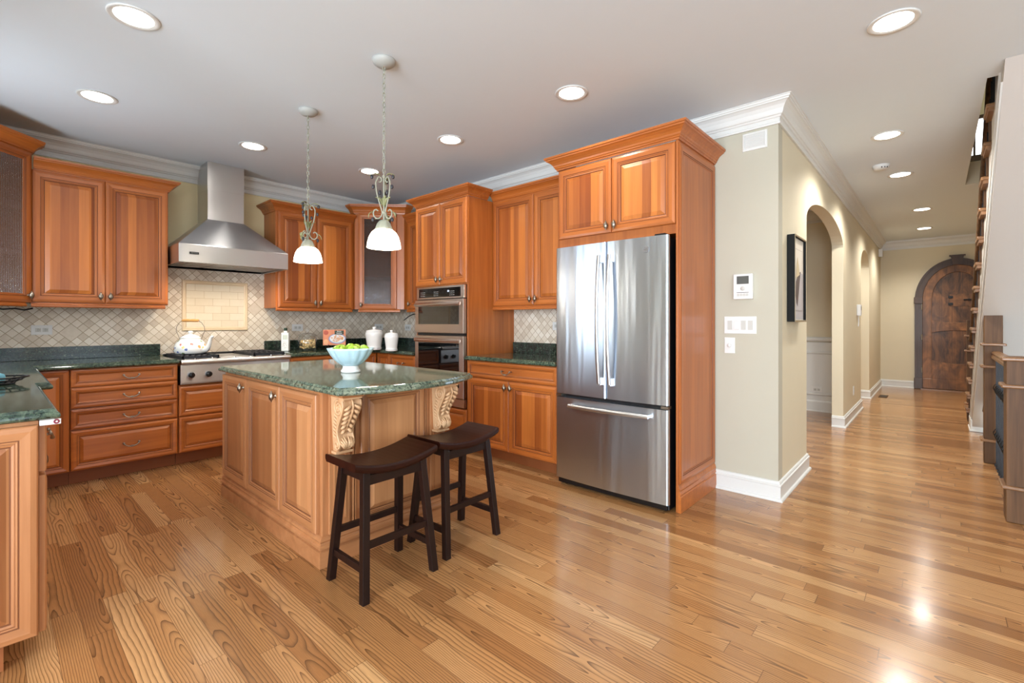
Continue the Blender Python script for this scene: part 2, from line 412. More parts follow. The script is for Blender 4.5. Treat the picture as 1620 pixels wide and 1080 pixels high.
def tiles(name, axis, T=0.0535):
    t = NT(name); P = t.sep(t.obj()); u = P[0] if axis == 'x' else P[1]
    r = 0.70710678
    a = t.m('DIVIDE', t.m('MULTIPLY', t.m('ADD', u, P[2]), r), T); b = t.m('DIVIDE', t.m('MULTIPLY', t.m('SUBTRACT', u, P[2]), r), T)
    def cell(a, b, sd):
        ai, bi = t.m('FLOOR', a), t.m('FLOOR', b); fa, fb = t.m('SUBTRACT', a, ai), t.m('SUBTRACT', b, bi)
        e = t.m('MINIMUM', t.m('MINIMUM', fa, t.m('SUBTRACT', 1.0, fa)), t.m('MINIMUM', fb, t.m('SUBTRACT', 1.0, fb)))
        return t.white(t.comb(ai, bi, sd)), e
    w1, e1 = cell(a, b, 1.0)
    w2, e2 = cell(t.m('MULTIPLY', a, 0.5), t.m('MULTIPLY', b, 0.5), 4.0)
    big = t.m('GREATER_THAN', w2, 0.93)
    e = t.m('ADD', t.m('MULTIPLY', e1, t.m('SUBTRACT', 1.0, big)), t.m('MULTIPLY', t.m('MULTIPLY', e2, 2.0), big))
    wn = t.m('ADD', t.m('MULTIPLY', w1, t.m('SUBTRACT', 1.0, big)), t.m('MULTIPLY', t.m('MULTIPLY', t.m('SUBTRACT', w2, 0.93), 6.0), big))
    sp = t.noise(t.obj(), 34, 4, 0.6)
    tone = t.m('ADD', t.m('MULTIPLY', wn, 0.7), t.m('MULTIPLY', sp, 0.3))
    col = t.ramp(tone, [(0.05, lin(194, 178, 158)), (0.4, lin(222, 210, 192)), (0.9, lin(238, 230, 216))])
    g = t.m('LESS_THAN', e, 0.035)
    col = t.mix(g, col, lin(168, 146, 116))
    h = t.m('MINIMUM', e, 0.10)
    t.bump(h, 0.5, 0.02)
    return t.set(col, 0.42)
M['tilex'] = tiles('travertine_tiles_back', 'x'); M['tiley'] = tiles('travertine_tiles_right', 'y')
def subway():
    t = NT('travertine_subway'); o = t.sep(t.obj())
    br = t.n('ShaderNodeTexBrick'); t.val(br.inputs['Vector'], t.comb(t.m('ADD', o[0], 0.02), o[2], 0.0))
    br.inputs['Color1'].default_value = (*lin(226, 212, 188), 1); br.inputs['Color2'].default_value = (*lin(232, 222, 202), 1)
    br.inputs['Mortar'].default_value = (*lin(196, 174, 140), 1); br.inputs['Scale'].default_value = 1.0
    br.inputs['Mortar Size'].default_value = 0.0016; br.inputs['Brick Width'].default_value = 0.152; br.inputs['Row Height'].default_value = 0.073
    sp = t.noise(t.obj(), 30, 4, 0.6)
    return t.set(t.mix(t.m('MULTIPLY', sp, 0.25), br.outputs[0], lin(206, 180, 140)), 0.4)
M['subway'] = subway()
M['tilecream'] = plain('travertine_moulding', (228, 206, 172), 0.35, vary=0.08)
M['lens'] = emit('lamp_lens', (1, 0.93, 0.84), 14.0)
M['shade'] = emit('shade_glow', (1, 0.88, 0.68), 5.0)
M['skyglow'] = emit('window_daylight', (0.86, 0.93, 1.0), 3.0)
M['verdi'] = plain('pendant_verdigris', (150, 150, 132), 0.5, vary=0.25)
M['verdl'] = plain('pendant_leaf', (134, 134, 92), 0.5, vary=0.25)
M['bud'] = plain('pendant_bud', (58, 56, 60), 0.4, metal=0.4)
M['canopy'] = plain('pendant_canopy', (172, 174, 170), 0.55, vary=0.10)
# ------------------------------------------------------------------ the room
H = 2.743
XW, YW = 3.62, 5.43            # fridge wall, range wall
YH, HT = 0.809, 0.11           # hall wall face, thickness
XE = 11.44                     # end wall of the hall
XL = -0.57                     # left kitchen wall
def shell(name, mb, mats, **k): return structure(mb.build(name, mats, **k))
b = MB()
for x0, x1, y0, y1 in ((-3.7, 11.6, -0.40, 5.6), (-3.7, 4.30, -4.7, -0.40), (7.45, 11.6, -1.5, -0.40)):
    b.box(x0, x1, y0, y1, -0.12, 0)
shell('floor', b, M['floor'])
b = MB()
for x0, x1, y0, y1 in ((-3.7, 11.6, -0.23, 5.6), (-3.7, 4.16, -4.7, -0.23), (7.25, 11.6, -1.5, -0.23)):
    b.box(x0, x1, y0, y1, H, H+0.15)
shell('ceiling', b, M['ceil'])
b = MB(); b.box(XL-0.12, XW+0.11, YW, YW+0.12, 0, H); shell('wall_back', b, M['wallb'])
b = MB(); b.box(XW, XW+0.11, YH, YW, 0, H); shell('wall_right', b, M['wallp'])
def wall_with_window(name, x0, x1, z0, z1, wins, th, mats, loc, rz):
    """wall in local x/z, room on -y side"""
    b = MB(); xs = [x0]
    for a, c, d, e in wins: xs += [a, c]
    xs.append(x1)
    for i in range(0, len(xs), 2): b.box(xs[i], xs[i+1], 0, th, z0, z1)
    for a, c, d, e in wins:
        b.box(a, c, 0, th, z0, d); b.box(a, c, 0, th, e, z1)
    return structure(b.build(name, mats, loc=loc, rz=rz))
win_n = [0]
def window(x0, x1, z0, z1, loc, rz, cols=2, rows=3, mat=None):
    win_n[0] += 1
    b = MB()
    for a, c, d, e in ((x0-0.09, x0, z0-0.09, z1+0.09), (x1, x1+0.09, z0-0.09, z1+0.09), (x0, x1, z1, z1+0.09), (x0, x1, z0-0.09, z0)):
        b.box(a, c, -0.02, 0.0, d, e)
    for a, c, d, e in ((x0, x0+0.045, z0, z1), (x1-0.045, x1, z0, z1), (x0, x1, z1-0.045, z1), (x0, x1, z0, z0+0.045)):
        b.box(a, c, 0.04, 0.08, d, e)
    o = structure(b.build('window_%d' % win_n[0], mat or M['white'], loc=loc, rz=rz))
    g = MB()
    for i in range(1, cols):
        x = x0+(x1-x0)*i/cols; g.box(x-0.01, x+0.01, 0.05, 0.07, z0+0.045, z1-0.045)
    for i in range(1, rows):
        z = z0+(z1-z0)*i/rows; g.box(x0+0.045, x1-0.045, 0.05, 0.07, z-0.01, z+0.01)
    g.build('muntin_grid', mat or M['white'], o)
    return o
# left wall with the sink window
wall_with_window('wall_left', 2.38, 5.43, 0, H, [(3.75, 4.45, 1.12, 2.12)], 0.12, M['wall'], (XL, 0, 0), PI/2)
window(3.75, 4.45, 1.12, 2.12, (XL, 0, 0), PI/2)
# the family room behind the camera
wall_with_window('wall_front', -4.1, 3.6, 0, H, [(-2.4, -0.9, 0.45, 2.35), (-0.4, 1.1, 0.45, 2.35), (1.6, 3.1, 0.45, 2.35)], 0.12, M['wall'], (0, -4.5, 0), PI)
for a in (-2.4, -0.4, 1.6): window(a, a+1.5, 0.45, 2.35, (0, -4.5, 0), PI)
WEST = [(-4.10, -2.40), (-1.90, -0.40), (-0.10, 1.30)]
wall_with_window('wall_west', -4.6, 2.5, 0, H, [(a, c, 0.30, 2.30) for a, c in WEST], 0.12, M['wall'], (-3.5, 0, 0), PI/2)
for a, c in WEST: window(a, c, 0.30, 2.30, (-3.5, 0, 0), PI/2, 2, 4)
b = MB(); b.box(-3.6, XL-0.12, 2.40, 2.52, 0, H); shell('wall_breakfast', b, M['wall'])
b = MB(); b.box(4.10, 4.20, -4.6, -1.40, 0, H); shell('wall_east', b, M['wall'])
b = MB(); b.box(4.20, XE, -1.50, -1.40, -2.4, 5.3); shell('wall_stair', b, M['wall'])
# hall wall with its two arches
def arch(x0, x1, zs, zt, n=24):
    c, r = (x0+x1)/2, (x1-x0)/2
    return [(x0, 0)] + [(c-r*math.cos(PI*i/n), zs+(zt-zs)*math.sin(PI*i/n)) for i in range(n+1)] + [(x1, 0)]
b = MB()
poly = [(XW+0.11, 0)] + arch(4.557, 6.615, 2.085, 2.327) + arch(8.31, 9.404, 2.062, 2.302) + [(XE, 0), (XE, H), (XW+0.11, H)]
b.prism_y(poly, YH, YH+HT); shell('wall_hall', b, M['wall'])
b = MB(); b.box(XE, XE+0.12, -1.5, 0.92+2.6, 0, 5.3); shell('wall_end', b, M['wall'])
# rooms seen through the arches
b = MB(); b.box(7.60, 7.70, YH+HT, 3.4, 0, H); shell('wall_dining', b, M['wall'])
b = MB(); b.box(XW+0.11, 7.60, 3.4, 3.5, 0, H); shell('wall_dining_far', b, M['wall'])
b = MB(); b.box(7.70, XE, 2.0, 2.1, 0, H); shell('wall_study', b, M['wall'])
# stairwell above the ceiling
b = MB(); b.box(4.0, 7.25, -0.23, -0.13, H+0.15, 5.3); b.box(3.9, 4.0, -1.4, -0.13, H+0.15, 5.3)
b.box(7.25, XE, -0.12, -0.02, H+0.15, 5.3); b.box(3.9, XE, -1.4, -0.02, 5.3, 5.4)
b.box(7.238, 7.249, -1.4, -0.231, H+0.001, 2.985)
shell('wall_stairwell', b, M['wall'])

# ---- mouldings
CROWN = [(0, -0.160), (0.012, -0.160), (0.014, -0.148), (0.010, -0.142), (0.010, -0.118), (0.018, -0.114), (0.022, -0.104), (0.030, -0.100), (0.034, -0.090),
         (0.040, -0.068), (0.052, -0.046), (0.068, -0.032), (0.078, -0.028), (0.080, -0.020), (0.086, -0.018), (0.088, -0.006), (0.094, -0.004), (0.094, 0.0), (0, 0.0)]
BASE = [(0, 0.0), (0.030, 0.0), (0.030, 0.008), (0.026, 0.016), (0.018, 0.020), (0.016, 0.022), (0.016, 0.098), (0.020, 0.102), (0.020, 0.110), (0.012, 0.114), (0.012, 0.122), (0.008, 0.130), (0.0, 0.134)]
tn = [0]
def crown(path, closed=False):
    tn[0] += 1; b = MB(); b.sweep(path, [(o, H+z) for o, z in CROWN], closed)
    return structure(b.build('trim_%d' % tn[0], M['white']))
def base(side, path):
    b = MB(); b.sweep(path, BASE); return structure(b.build('baseboard_' + side, M['white']))
e = 0.001
crown([(XL+e, 2.4), (XL+e, YW-e), (XW-e, YW-e), (XW-e, YH-e), (XE-e, YH-e), (XE-e, -1.39)])
crown([(XW+0.11, 3.399), (7.599, 3.399), (7.599, YH+HT+e), (XW+0.112, YH+HT+e)][0:3])
base('vent', [(XW-e, 1.222), (XW-e, YH-e), (4.557-e, YH-e), (4.557-e+0.0, YH+HT)])
base('pier', [(6.615-e, YH+HT), (6.615-e, YH-e), (8.31+e, YH-e), (8.31+e, YH+HT)])
base('corner', [(9.404-e, YH+HT), (9.404-e, YH-e), (XE-e, YH-e), (XE-e, 0.315)])
# panelled lower wall of the dining room
b = MB()
b.box(7.585, 7.599, YH+HT+e, 3.39, 0, 0.95)
b.build('w', M['white']); bpy.data.objects['w'].name = 'trim_3'; structure(bpy.data.objects['trim_3'])
pan = [(0, 0.955), (0.030, 0.955), (0.030, 0.985), (0.018, 0.990), (0.012, 1.02), (0, 1.03)]
tn[0] = 4
def rail_trim(prof, x=7.584):
    b = MB(); b.sweep([(x, 3.39), (x, YH+HT+e)], prof); o = structure(b.build('trim_%d' % tn[0], M['white'])); tn[0] += 1
rail_trim([(-0.0, 0.962), (0.02, 0.962), (0.030, 0.985), (0.026, 1.0), (0.012, 1.01), (0.0, 1.02)])
rail_trim([(0, 0.79), (0.012, 0.795), (0.012, 0.815), (0, 0.82)])
rail_trim([(0, 0.225), (0.012, 0.23), (0.012, 0.25), (0, 0.255)])
rail_trim([(0, 0.0), (0.026, 0), (0.026, 0.012), (0.016, 0.02), (0.016, 0.135), (0.008, 0.15), (0, 0.155)])

# ---- backsplash
b = MB(); b.box(XL+0.005, 3.61, YW-0.009, YW-e, 0.915, 1.80); bs = shell('wall_backsplash', b, M['tilex'])
b = MB(); b.box(XW-0.009, XW-e, 2.24, YW-0.01, 0.915, 1.40); shell('wall_splash', b, M['tiley'])
# framed stone panel behind the range
b = MB(); b.box(1.275, 1.785, YW-0.014, YW-0.0095, 1.175, 1.597)
b.build('stone_panel', M['subway'], bs, label='framed running-bond panel of cream stone')
fr = MB()
prof = [(0, 0), (0.006, 0.012), (0.012, 0.014), (0.016, 0.010), (0.028, 0.012), (0.036, 0.006), (0.040, 0.0)]
x0, x1, z0, z1, yb = 1.236, 1.824, 1.136, 1.636, YW-0.0095
loops = []
for d, h in prof: loops.append([(x0+d, yb-h, z0+d), (x1-d, yb-h, z0+d), (x1-d, yb-h, z1-d), (x0+d, yb-h, z1-d)])
fr.loft(loops, 0, False, False, False); fr.build('panel_frame', M['tilecream'], bs)

# ------------------------------------------------------------------ front door at the end of the hall
DY, HW = -0.26, 0.466
def ell(c, a, bb, zs, n=28): return [(c-a*math.cos(PI*i/n), zs+bb*math.sin(PI*i/n)) for i in range(n+1)]
door = thing('door_1', 'arched rustic knotty wood front door', 'door', (XE, DY, 0), -PI/2); del door['category']; structure(door)
ZS, ZR = 1.62, 0.62
b = MB(); b.prism_y([(-HW, 0.015)] + ell(0, HW, ZR, ZS) + [(HW, 0.015)], -0.012, -0.002); slab = b.build('door_slab', M['alder'], door)
b = MB()
inn = [(-HW, 0)] + ell(0, HW, ZR, ZS) + [(HW, 0)]; out = [(-HW-0.105, 0)] + ell(0, HW+0.105, ZR+0.11, ZS) + [(HW+0.105, 0)]
def strip(mb, A, B, y0, y1):
    k = len(A)
    loops = [[(A[i][0], y0, A[i][1]), (B[i][0], y0, B[i][1]), (B[i][0], y1, B[i][1]), (A[i][0], y1, A[i][1])] for i in range(k)]
    mb.loft(loops)
strip(b, inn, out, -0.035, -0.002)
mid1 = [(-HW-0.07, 0)] + ell(0, HW+0.07, ZR+0.075, ZS) + [(HW+0.07, 0)]
strip(b, mid1, out, -0.05, -0.034)
cs = b.build('casing', M['alderd'], door)
for s in (-1, 1):
    b = MB(); b.box(s*(HW+0.0525)-0.062, s*(HW+0.0525)+0.062, -0.062, -0.003, 1.56, 1.68); b.build('impost_block', M['alderd'], cs, bevel=0.006)
    b = MB(); b.box(s*(HW+0.0525)-0.062, s*(HW+0.0525)+0.062, -0.062, -0.003, 0.001, 0.20); b.build('plinth_block', M['alderd'], cs, bevel=0.006)
b = MB(); b.prism_y([(-0.055, 2.235), (0.055, 2.235), (0.085, 2.385), (-0.085, 2.385)], -0.075, -0.004); b.prism_y([(-0.105, 2.385), (0.105, 2.385), (0.105, 2.405), (-0.105, 2.405)], -0.09, -0.004)
b.build('keystone', M['alderd'], cs)
b = MB()          # frame of the door: stiles, arched head, rails
a_in = [(-HW+0.13, 0.2)] + ell(0, HW-0.13, ZR-0.13, ZS) + [(HW-0.13, 0.2)]; a_out = [(-HW+0.004, 0.2)] + ell(0, HW-0.004, ZR-0.004, ZS) + [(HW-0.004, 0.2)]
strip(b, a_in, a_out, -0.03, -0.012)
def curved_rail(z0, z1, c0, c1, n=14):
    A = []; B = []
    for i in range(n+1):
        u = -1+2*i/n; x = u*(HW-0.13); k = 1-u*u
        A.append((x, z0+c0*k)); B.append((x, z1+c1*k))
    return A, B
b.box(-HW+0.004, HW-0.004, -0.03, -0.012, 0.02, 0.2)
A, B = curved_rail(0.2, 0.54, 0, -0.055); strip(b, A, B, -0.029, -0.012)
A, B = curved_rail(1.03, 1.26, 0.045, -0.045); strip(b, A, B, -0.029, -0.012)
b.build('door_frame', M['alder'], door, bevel=0.005)
b = MB()
for i in range(1, 5): x = -HW+0.13+(2*HW-0.26)*i/5; b.box(x-0.003, x+0.003, -0.0135, -0.0122, 0.3, 2.15)
b.build('plank_groove', M['alderd'], door)
b = MB(); b.box(-0.10, 0.20, -0.018, -0.0125, 1.50, 1.72); b.build('speakeasy_panel', M['alder'], door, bevel=0.003)
for z in (1.665, 1.545):
    b = MB(); b.box(-0.115, -0.055, -0.030, -0.0185, z-0.022, z+0.022); b.build('strap_hinge', M['iron'], door, bevel=0.004)
b = MB(); b.tube([(0.08, -0.035, 1.615), (0.22, -0.035, 1.615)], 0.012); b.tube([(0.15, -0.019, 1.615), (0.15, -0.035, 1.615)], 0.02); b.build('slide_bolt', M['iron'], door)
for z in (0.35, 0.95, 1.50):
    b = MB(); b.tube([(-HW-0.006, -0.042, z-0.05), (-HW-0.006, -0.042, z+0.05)], 0.011); b.build('hinge', M['pewter'], door)
b = MB(); b.box(-HW-0.02, HW+0.02, -0.10, -0.003, 0.001, 0.014); b.build('threshold', M['oakr'], door)

# ------------------------------------------------------------------ stairs and railings
st = thing('staircase', 'open staircase with oak treads rising beside the hall', 'staircase', (8.1, -0.80, 0))
stx = -8.1; sty = 0.80
RISE, RUN = 0.195, 0.25
YS = -0.29
def under(x): return 0.78*(7.43-x)
b = MB()
prof = [(7.43, 0.002), (8.08, 0.002), (8.08, 0.16)]
for k in range(1, 15): prof += [(8.1-RUN*(k-1)-0.02, RISE*k-0.03), (8.1-RUN*k-0.02, RISE*k-0.03)]
prof += [(4.55, 2.90), (4.165, 2.90), (4.165, 2.742), (3.915, 2.742)]
b.xf = Matrix.Translation((stx, sty, 0)); b.prism_y(prof, -1.398, YS)
b.build('stair_carriage', M['soffit'], st, label='painted stair carriage and sloping soffit')
b = MB(); b.xf = Matrix.Translation((stx, sty, 0))
b.prism_y([(7.43, 0.13), (7.50, 0.13), (4.10, under(4.10)+0.055), (4.03, under(4.03)+0.0)], YS, YS+0.010)
b.prism_y([(7.62, 0.13), (7.66, 0.13), (4.10, under(4.10)+0.20), (4.08, under(4.08)+0.16)], YS, YS+0.012)
b.build('skirt_moulding', M['white'], st)
b = MB(); b.xf = Matrix.Translation((stx, sty, 0))
b.box(7.36, 7.72, -0.40, YS+0.016, 0.001, 0.13); b.box(7.35, 7.73, -0.41, YS+0.024, 0.001, 0.02); b.build('foot_block', M['white'], st, bevel=0.004)
for k in range(1, 15):
    b = MB(); b.xf = Matrix.Translation((stx, sty, 0)); x1 = 8.1-RUN*(k-1)+0.03; x0 = 8.1-RUN*k
    b.box(x0, x1, -1.395, YS+0.042, RISE*k-0.03, RISE*k); b.build('tread', M['oakr'], st, bevel=0.008)
    b = MB(); b.xf = Matrix.Translation((stx, sty, 0))
    b.box(x0+RUN-0.002, x0+RUN+0.016, -1.395, YS+0.014, RISE*(k-1)+0.002, RISE*k-0.031); b.build('riser', M['oakd'], st)
    b = MB(); b.xf = Matrix.Translation((stx, sty, 0))
    b.box(x0+0.0, x1-0.02, YS+0.0005, YS+0.030, RISE*k-0.055, RISE*k-0.0305); b.build('tread_moulding', M['oakr'], st)
def newel(name, parent, x, y, w, h, collars, cap=True, off=(0, 0), d=None):
    d = d or w
    b = MB(); b.box(x-w/2, x+w/2, y-d/2, y+d/2, 0.001, h); n = b.build(name, M['oakd'], parent, bevel=0.004)
    for z in collars:
        b = MB(); b.box(x-w/2-0.022, x+w/2+0.022, y-d/2-0.022, y+d/2+0.022, z-0.011, z+0.011); b.build('collar', M['oakr'], n, bevel=0.007)
    return n
def baluster(parent, x, y, z0, z1, basket=True):
    b = MB(); b.box(x-0.0065, x+0.0065, y-0.0065, y+0.0065, z0, z1)
    b.box(x-0.014, x+0.014, y-0.014, y+0.014, z0, z0+0.02)
    if basket:
        for zc in (z0+0.30*(z1-z0), z0+0.72*(z1-z0)):
            for s in (0, 1, 2, 3):
                a = s*PI/2
                b.tube([(x+0.022*math.sin(PI*i/8)*math.cos(a+i*0.3), y+0.022*math.sin(PI*i/8)*math.sin(a+i*0.3), zc-0.05+0.10*i/8) for i in range(9)], 0.003, 5)
    return b.build('baluster', M['iron'], parent)
# rail up the stair
sr = thing('stair_railing', 'oak and iron railing climbing the open side of the stairs', 'railing', (8.22, -0.30, 0))
def rebase(root):
    L = Vector(root.location)
    def go(o):
        if o.type == 'MESH':
            for v in o.data.vertices: v.co -= L
        for c in o.children: go(c)
    go(root)
newel('newel_post', sr, 8.27, -0.325, 0.10, 1.25, (0.20, 0.86, 1.05))
for k in range(1, 14):
    for q in (0.06, 0.185):
        x = 8.1-RUN*k+q; z0 = RISE*k+0.001; baluster(sr, x, -0.318, z0, 0.78*(8.1-x)+0.93, False)
b = MB(); b.tube([(8.23, -0.318, 1.00), (8.0, -0.318, 1.05), (4.35, -0.318, 0.78*(8.1-4.35)+0.95)], 0.034, 8, sq=(0.9, 0.9)); b.build('handrail', M['oakd'], sr)
rebase(sr)
# guard rail round the basement stair
gr = thing('guard_railing', 'guard railing of two square oak newels and black iron balusters', 'railing', (4.25, -0.39, 0))
newel('newel_post', gr, 4.25, -0.387, 0.15, 1.012, (0.998, 0.832, 0.215))
newel('newel_post', gr, 5.845, -0.358, 0.115, 1.527, (1.03, 0.838, 0.20))
b = MB(); pr_ = [(0.032, 0), (0.032, 0.018), (0.022, 0.028), (0.030, 0.044), (0.018, 0.06), (-0.018, 0.06), (-0.030, 0.044), (-0.022, 0.028), (-0.032, 0.018), (-0.032, 0)]
b.sweep([(4.327, -0.375), (5.785, -0.375)], [(o, 0.915+z) for o, z in pr_]); b.build('handrail', M['oakr'], gr)
n = 13
for i in range(n): baluster(gr, 4.327+1.458*(i+0.5)/n, -0.375, 0.001, 0.914)
b = MB(); b.tube([(5.905, -0.375, 0.93), (6.9, -0.375, 0.30)], 0.030, 8); b.build('descending_rail', M['oakd'], gr)
for i in range(7):
    x = 6.0+i*0.14; baluster(gr, x, -0.375, 0.001, 0.93-0.633*(x-5.905)-0.02, False)
rebase(gr)
# upstairs window seen through the stairwell
b = MB(); x = XE-0.002
uw = thing('window_up', '', 'x', (XE, -0.62, 4.06), -PI/2); del uw['category']; del uw['label']; uw.name = 'window_9'; structure(uw)
b = MB(); b.box(-0.42, 0.42, -0.012, -0.003, 0.04, 0.66); b.build('pane', M['skyglow'], uw)
b = MB(); b.box(-0.46, -0.40, -0.05, -0.003, 0, 0.66); b.box(0.40, 0.46, -0.05, -0.003, 0, 0.66); b.box(-0.46, 0.46, -0.05, -0.003, 0.66, 0.72); b.box(-0.50, 0.50, -0.07, -0.003, -0.05, 0.04); b.box(-0.16, -0.13, -0.03, -0.0125, 0.04, 0.66); b.box(0.10, 0.13, -0.03, -0.0125, 0.04, 0.66)
b.build('sash', M['alderd'], uw)
light('stairwell_daylight', 'AREA', (10.9, -0.75, 4.6), 14, DAY, (0, PI/2, 0), shape='RECTANGLE', size=0.9, size_y=1.0)
# ------------------------------------------------------------------ cabinet parts
RAISED = [(0, 0.004, 'f'), (0.004, 0, 'f'), (0.020, -0.003, 'f'), (0.046, 0.0, 'f'), (0.0475, 0.0025, 'g'), (0.0495, 0.0025, 'g'), (0.051, 0.001, 'f'), (0.056, 0.002, 'f'), (0.0575, 0.005, 'g'), (0.060, 0.005, 'f'),
          (0.066, 0.007, 'f'), (0.068, 0.011, 'g'), (0.071, 0.011, 'g'), (0.096, 0.003, 'c'), (0.0985, 0.0022, 'c')]
SLIM = [(0, 0.004, 'f'), (0.004, 0, 'f'), (0.016, -0.002, 'f'), (0.030, 0.0, 'f'), (0.0312, 0.0025, 'g'), (0.033, 0.0025, 'g'), (0.034, 0.001, 'f'), (0.037, 0.002, 'f'), (0.038, 0.005, 'g'), (0.040, 0.006, 'g'), (0.046, 0.009, 'f'), (0.047, 0.010, 'g')]
MED = [(d*0.72, y, k) for d, y, k in RAISED]
FLAT = RAISED[:12] + [(0.070, 0.012, 'g'), (0.072, 0.012, 'c')]
W_H = [M['wh'], M['wh'], M['wph'], M['groove']]       # drawer fronts: level grain
def knob(parent, x, z, y=-0.02):
    b = MB(); b.lathe([(0.0085, 0), (0.009, 0.002), (0.005, 0.004), (0.0045, 0.014)], n=12)
    b.xf = Matrix.Rotation(PI/2, 4, 'X')
    c = MB(); c.lathe([(0.0085, 0), (0.009, 0.002), (0.005, 0.004), (0.0045, 0.016)], n=12)
    c.v = [Vector((v.x, -v.z, v.y)) for v in c.v]
    prof = [(0.001, -0.033), (0.0052, -0.030), (0.0034, -0.025), (0.0085, -0.021), (0.0140, -0.011), (0.0162, 0), (0.0140, 0.011), (0.0085, 0.021), (0.0034, 0.025), (0.0052, 0.030), (0.001, 0.033)]
    d = MB(); d.lathe(prof, n=20, flute=lambda a, zz: 1+0.16*math.sin(5*a+zz*190) if abs(zz) < 0.02 else 1)
    for v, f in zip(d.v, range(len(d.v))): v.y = v.y*0.8-0.025
    n0 = len(c.v); c.add(d.v, d.f, 0, True)
    return c.build('knob', M['pewter'], parent, (x, y, z))
def pull(parent, x, z, y=-0.02, w=0.096):
    b = MB(); h = w/2
    for s in (-1, 1):
        b.ball((s*h, -0.024, 0.002), 0.0085, 0, 10); b.tube([(s*h, 0, 0), (s*h, -0.022, 0)], 0.0055)
    pts = [(-h, -0.026, 0.001)]
    for i in range(13):
        u = -1+2*i/12
        pts.append((h*0.94*u if abs(u) < 1 else h*u*0.97, -0.030-0.004*(1-u*u), -0.004-0.020*(1-abs(u)**3.2)))
    pts.append((h, -0.026, 0.001))
    b.tube(pts, 0.0042, 8)
    for k in range(3):
        b.tube([(-0.018+0.036*i/14, -0.034+0.0055*math.cos(k*2.1+i*0.5)*math.sin(PI*i/14), -0.0235+0.0055*math.sin(k*2.1+i*0.5)*math.sin(PI*i/14)) for i in range(15)], 0.0026, 6)
    return b.build('pull_handle', M['pewter'], parent, (x, y, z))
def door_part(parent, x, z, wd, ht, name='door', prof=RAISED, mats=WOOD3, y=0.0, rz=0, kn=None, pl=None, t=0.02):
    b = MB(); b.panel(0, wd, 0, ht, -t, prof, back=t-0.0008)
    o = b.build(name, mats, parent, (x, y, z), rz)
    if kn: knob(o, kn[0], kn[1], -t)
    if pl: pull(o, pl[0], pl[1], -t)
    return o
def glass_door(parent, x, z, wd, ht, kn):
    F = RAISED[:11]
    b = MB(); L = []; d0 = F[-1][0]
    for d, dy, k in F: L.append([(d, -0.02+dy, d), (wd-d, -0.02+dy, d), (wd-d, -0.02+dy, ht-d), (d, -0.02+dy, ht-d)])
    L.append([(d0, -0.001, d0), (wd-d0, -0.001, d0), (wd-d0, -0.001, ht-d0), (d0, -0.001, ht-d0)])
    L.append([(0, -0.001, 0), (wd, -0.001, 0), (wd, -0.001, ht), (0, -0.001, ht)]); L.append(L[0])
    kinds = [k for _, _, k in F] + ['f', 'f', 'f']
    for a in range(len(L)-1):
        for i in range(4):
            j = (i+1) % 4
            b.add([L[a][i], L[a][j], L[a+1][j], L[a+1][i]], [(0, 1, 2, 3)], 3 if kinds[a+1] == 'g' else (1 if i in (0, 2) else 0))
    o = b.build('door', WOOD3, parent, (x, 0, z))
    g = MB(); g.box(d0-0.004, wd-d0+0.004, -0.0125, -0.0085, d0-0.004, ht-d0+0.004)
    g.xf = None
    g.build('glass_pane', M['reed'], o, label='reeded glass pane')
    knob(o, kn[0], kn[1], -0.02)
    return o
CABCROWN = [(0, 0), (0.008, 0), (0.010, 0.010), (0.018, 0.014), (0.018, 0.020), (0.024, 0.026), (0.028, 0.036), (0.040, 0.050), (0.058, 0.062), (0.068, 0.066), (0.070, 0.074), (0.078, 0.077), (0.080, 0.090), (0, 0.090)]
RAIL = [(0, 0), (0.018, 0), (0.022, 0.006), (0.022, 0.018), (0.014, 0.024), (0.010, 0.034), (0, 0.036)]
def cab_crown(parent, path, z, h=0.09):
    b = MB(); b.sweep(path, [(o, z+q*h/0.09) for o, q in CABCROWN]); return b.build('crown_moulding', M['wh'], parent)
def light_rail(parent, path, z=0):
    b = MB(); b.sweep(path, [(o, z+q) for o, q in RAIL]); return b.build('light_rail', M['wh'], parent)

# ------------------------------------------------------------------ wall cabinets
UB, FB, FT = 1.340, 1.380, 2.385        # rail bottom, door bottom, door top
YU, XU = 5.12, 3.31
def upper(label, loc, rz, wd, doors, crown_path, rail_path, depth=0.305, ztop=FT, zb=FB, stile=0.0):
    t = thing('wall_cabinet', label, 'cabinet', (loc[0], loc[1], UB), rz)
    b = MB(); b.box(0, wd, 0, depth, 0.034, ztop-UB+0.006); b.build('body', M['wv'], t, bevel=0.002)
    for x, w_, k in doors: door_part(t, x, zb-UB, w_, ztop-zb, kn=(k, 0.055))
    cab_crown(t, crown_path, ztop-UB)
    light_rail(t, rail_path)
    return t
x0, x1 = 0.205, 1.066; wd = x1-x0; hw = (wd-0.010)/2
upper('two-door cherry wall cabinet left of the steel hood', (x0, YU), 0, wd, [(0.004, hw, hw-0.030), (0.006+hw, hw, 0.030)],
      [(0.012, -0.001), (wd+0.001, -0.001), (wd+0.001, 0.304)], [(0, 0.0), (wd-0.024, 0.0), (wd-0.024, 0.30)][0:2])
x0, x1 = 1.990, 2.868; wd = x1-x0; hw = (wd-0.050)/2
upper('two-door cherry wall cabinet right of the steel hood', (x0, YU), 0, wd, [(0.022, hw, hw-0.030), (0.026+hw, hw, 0.030)],
      [(-0.001, 0.304), (-0.001, -0.001), (wd-0.001, -0.001)], [(0, 0.0), (wd-0.02, 0.0)])
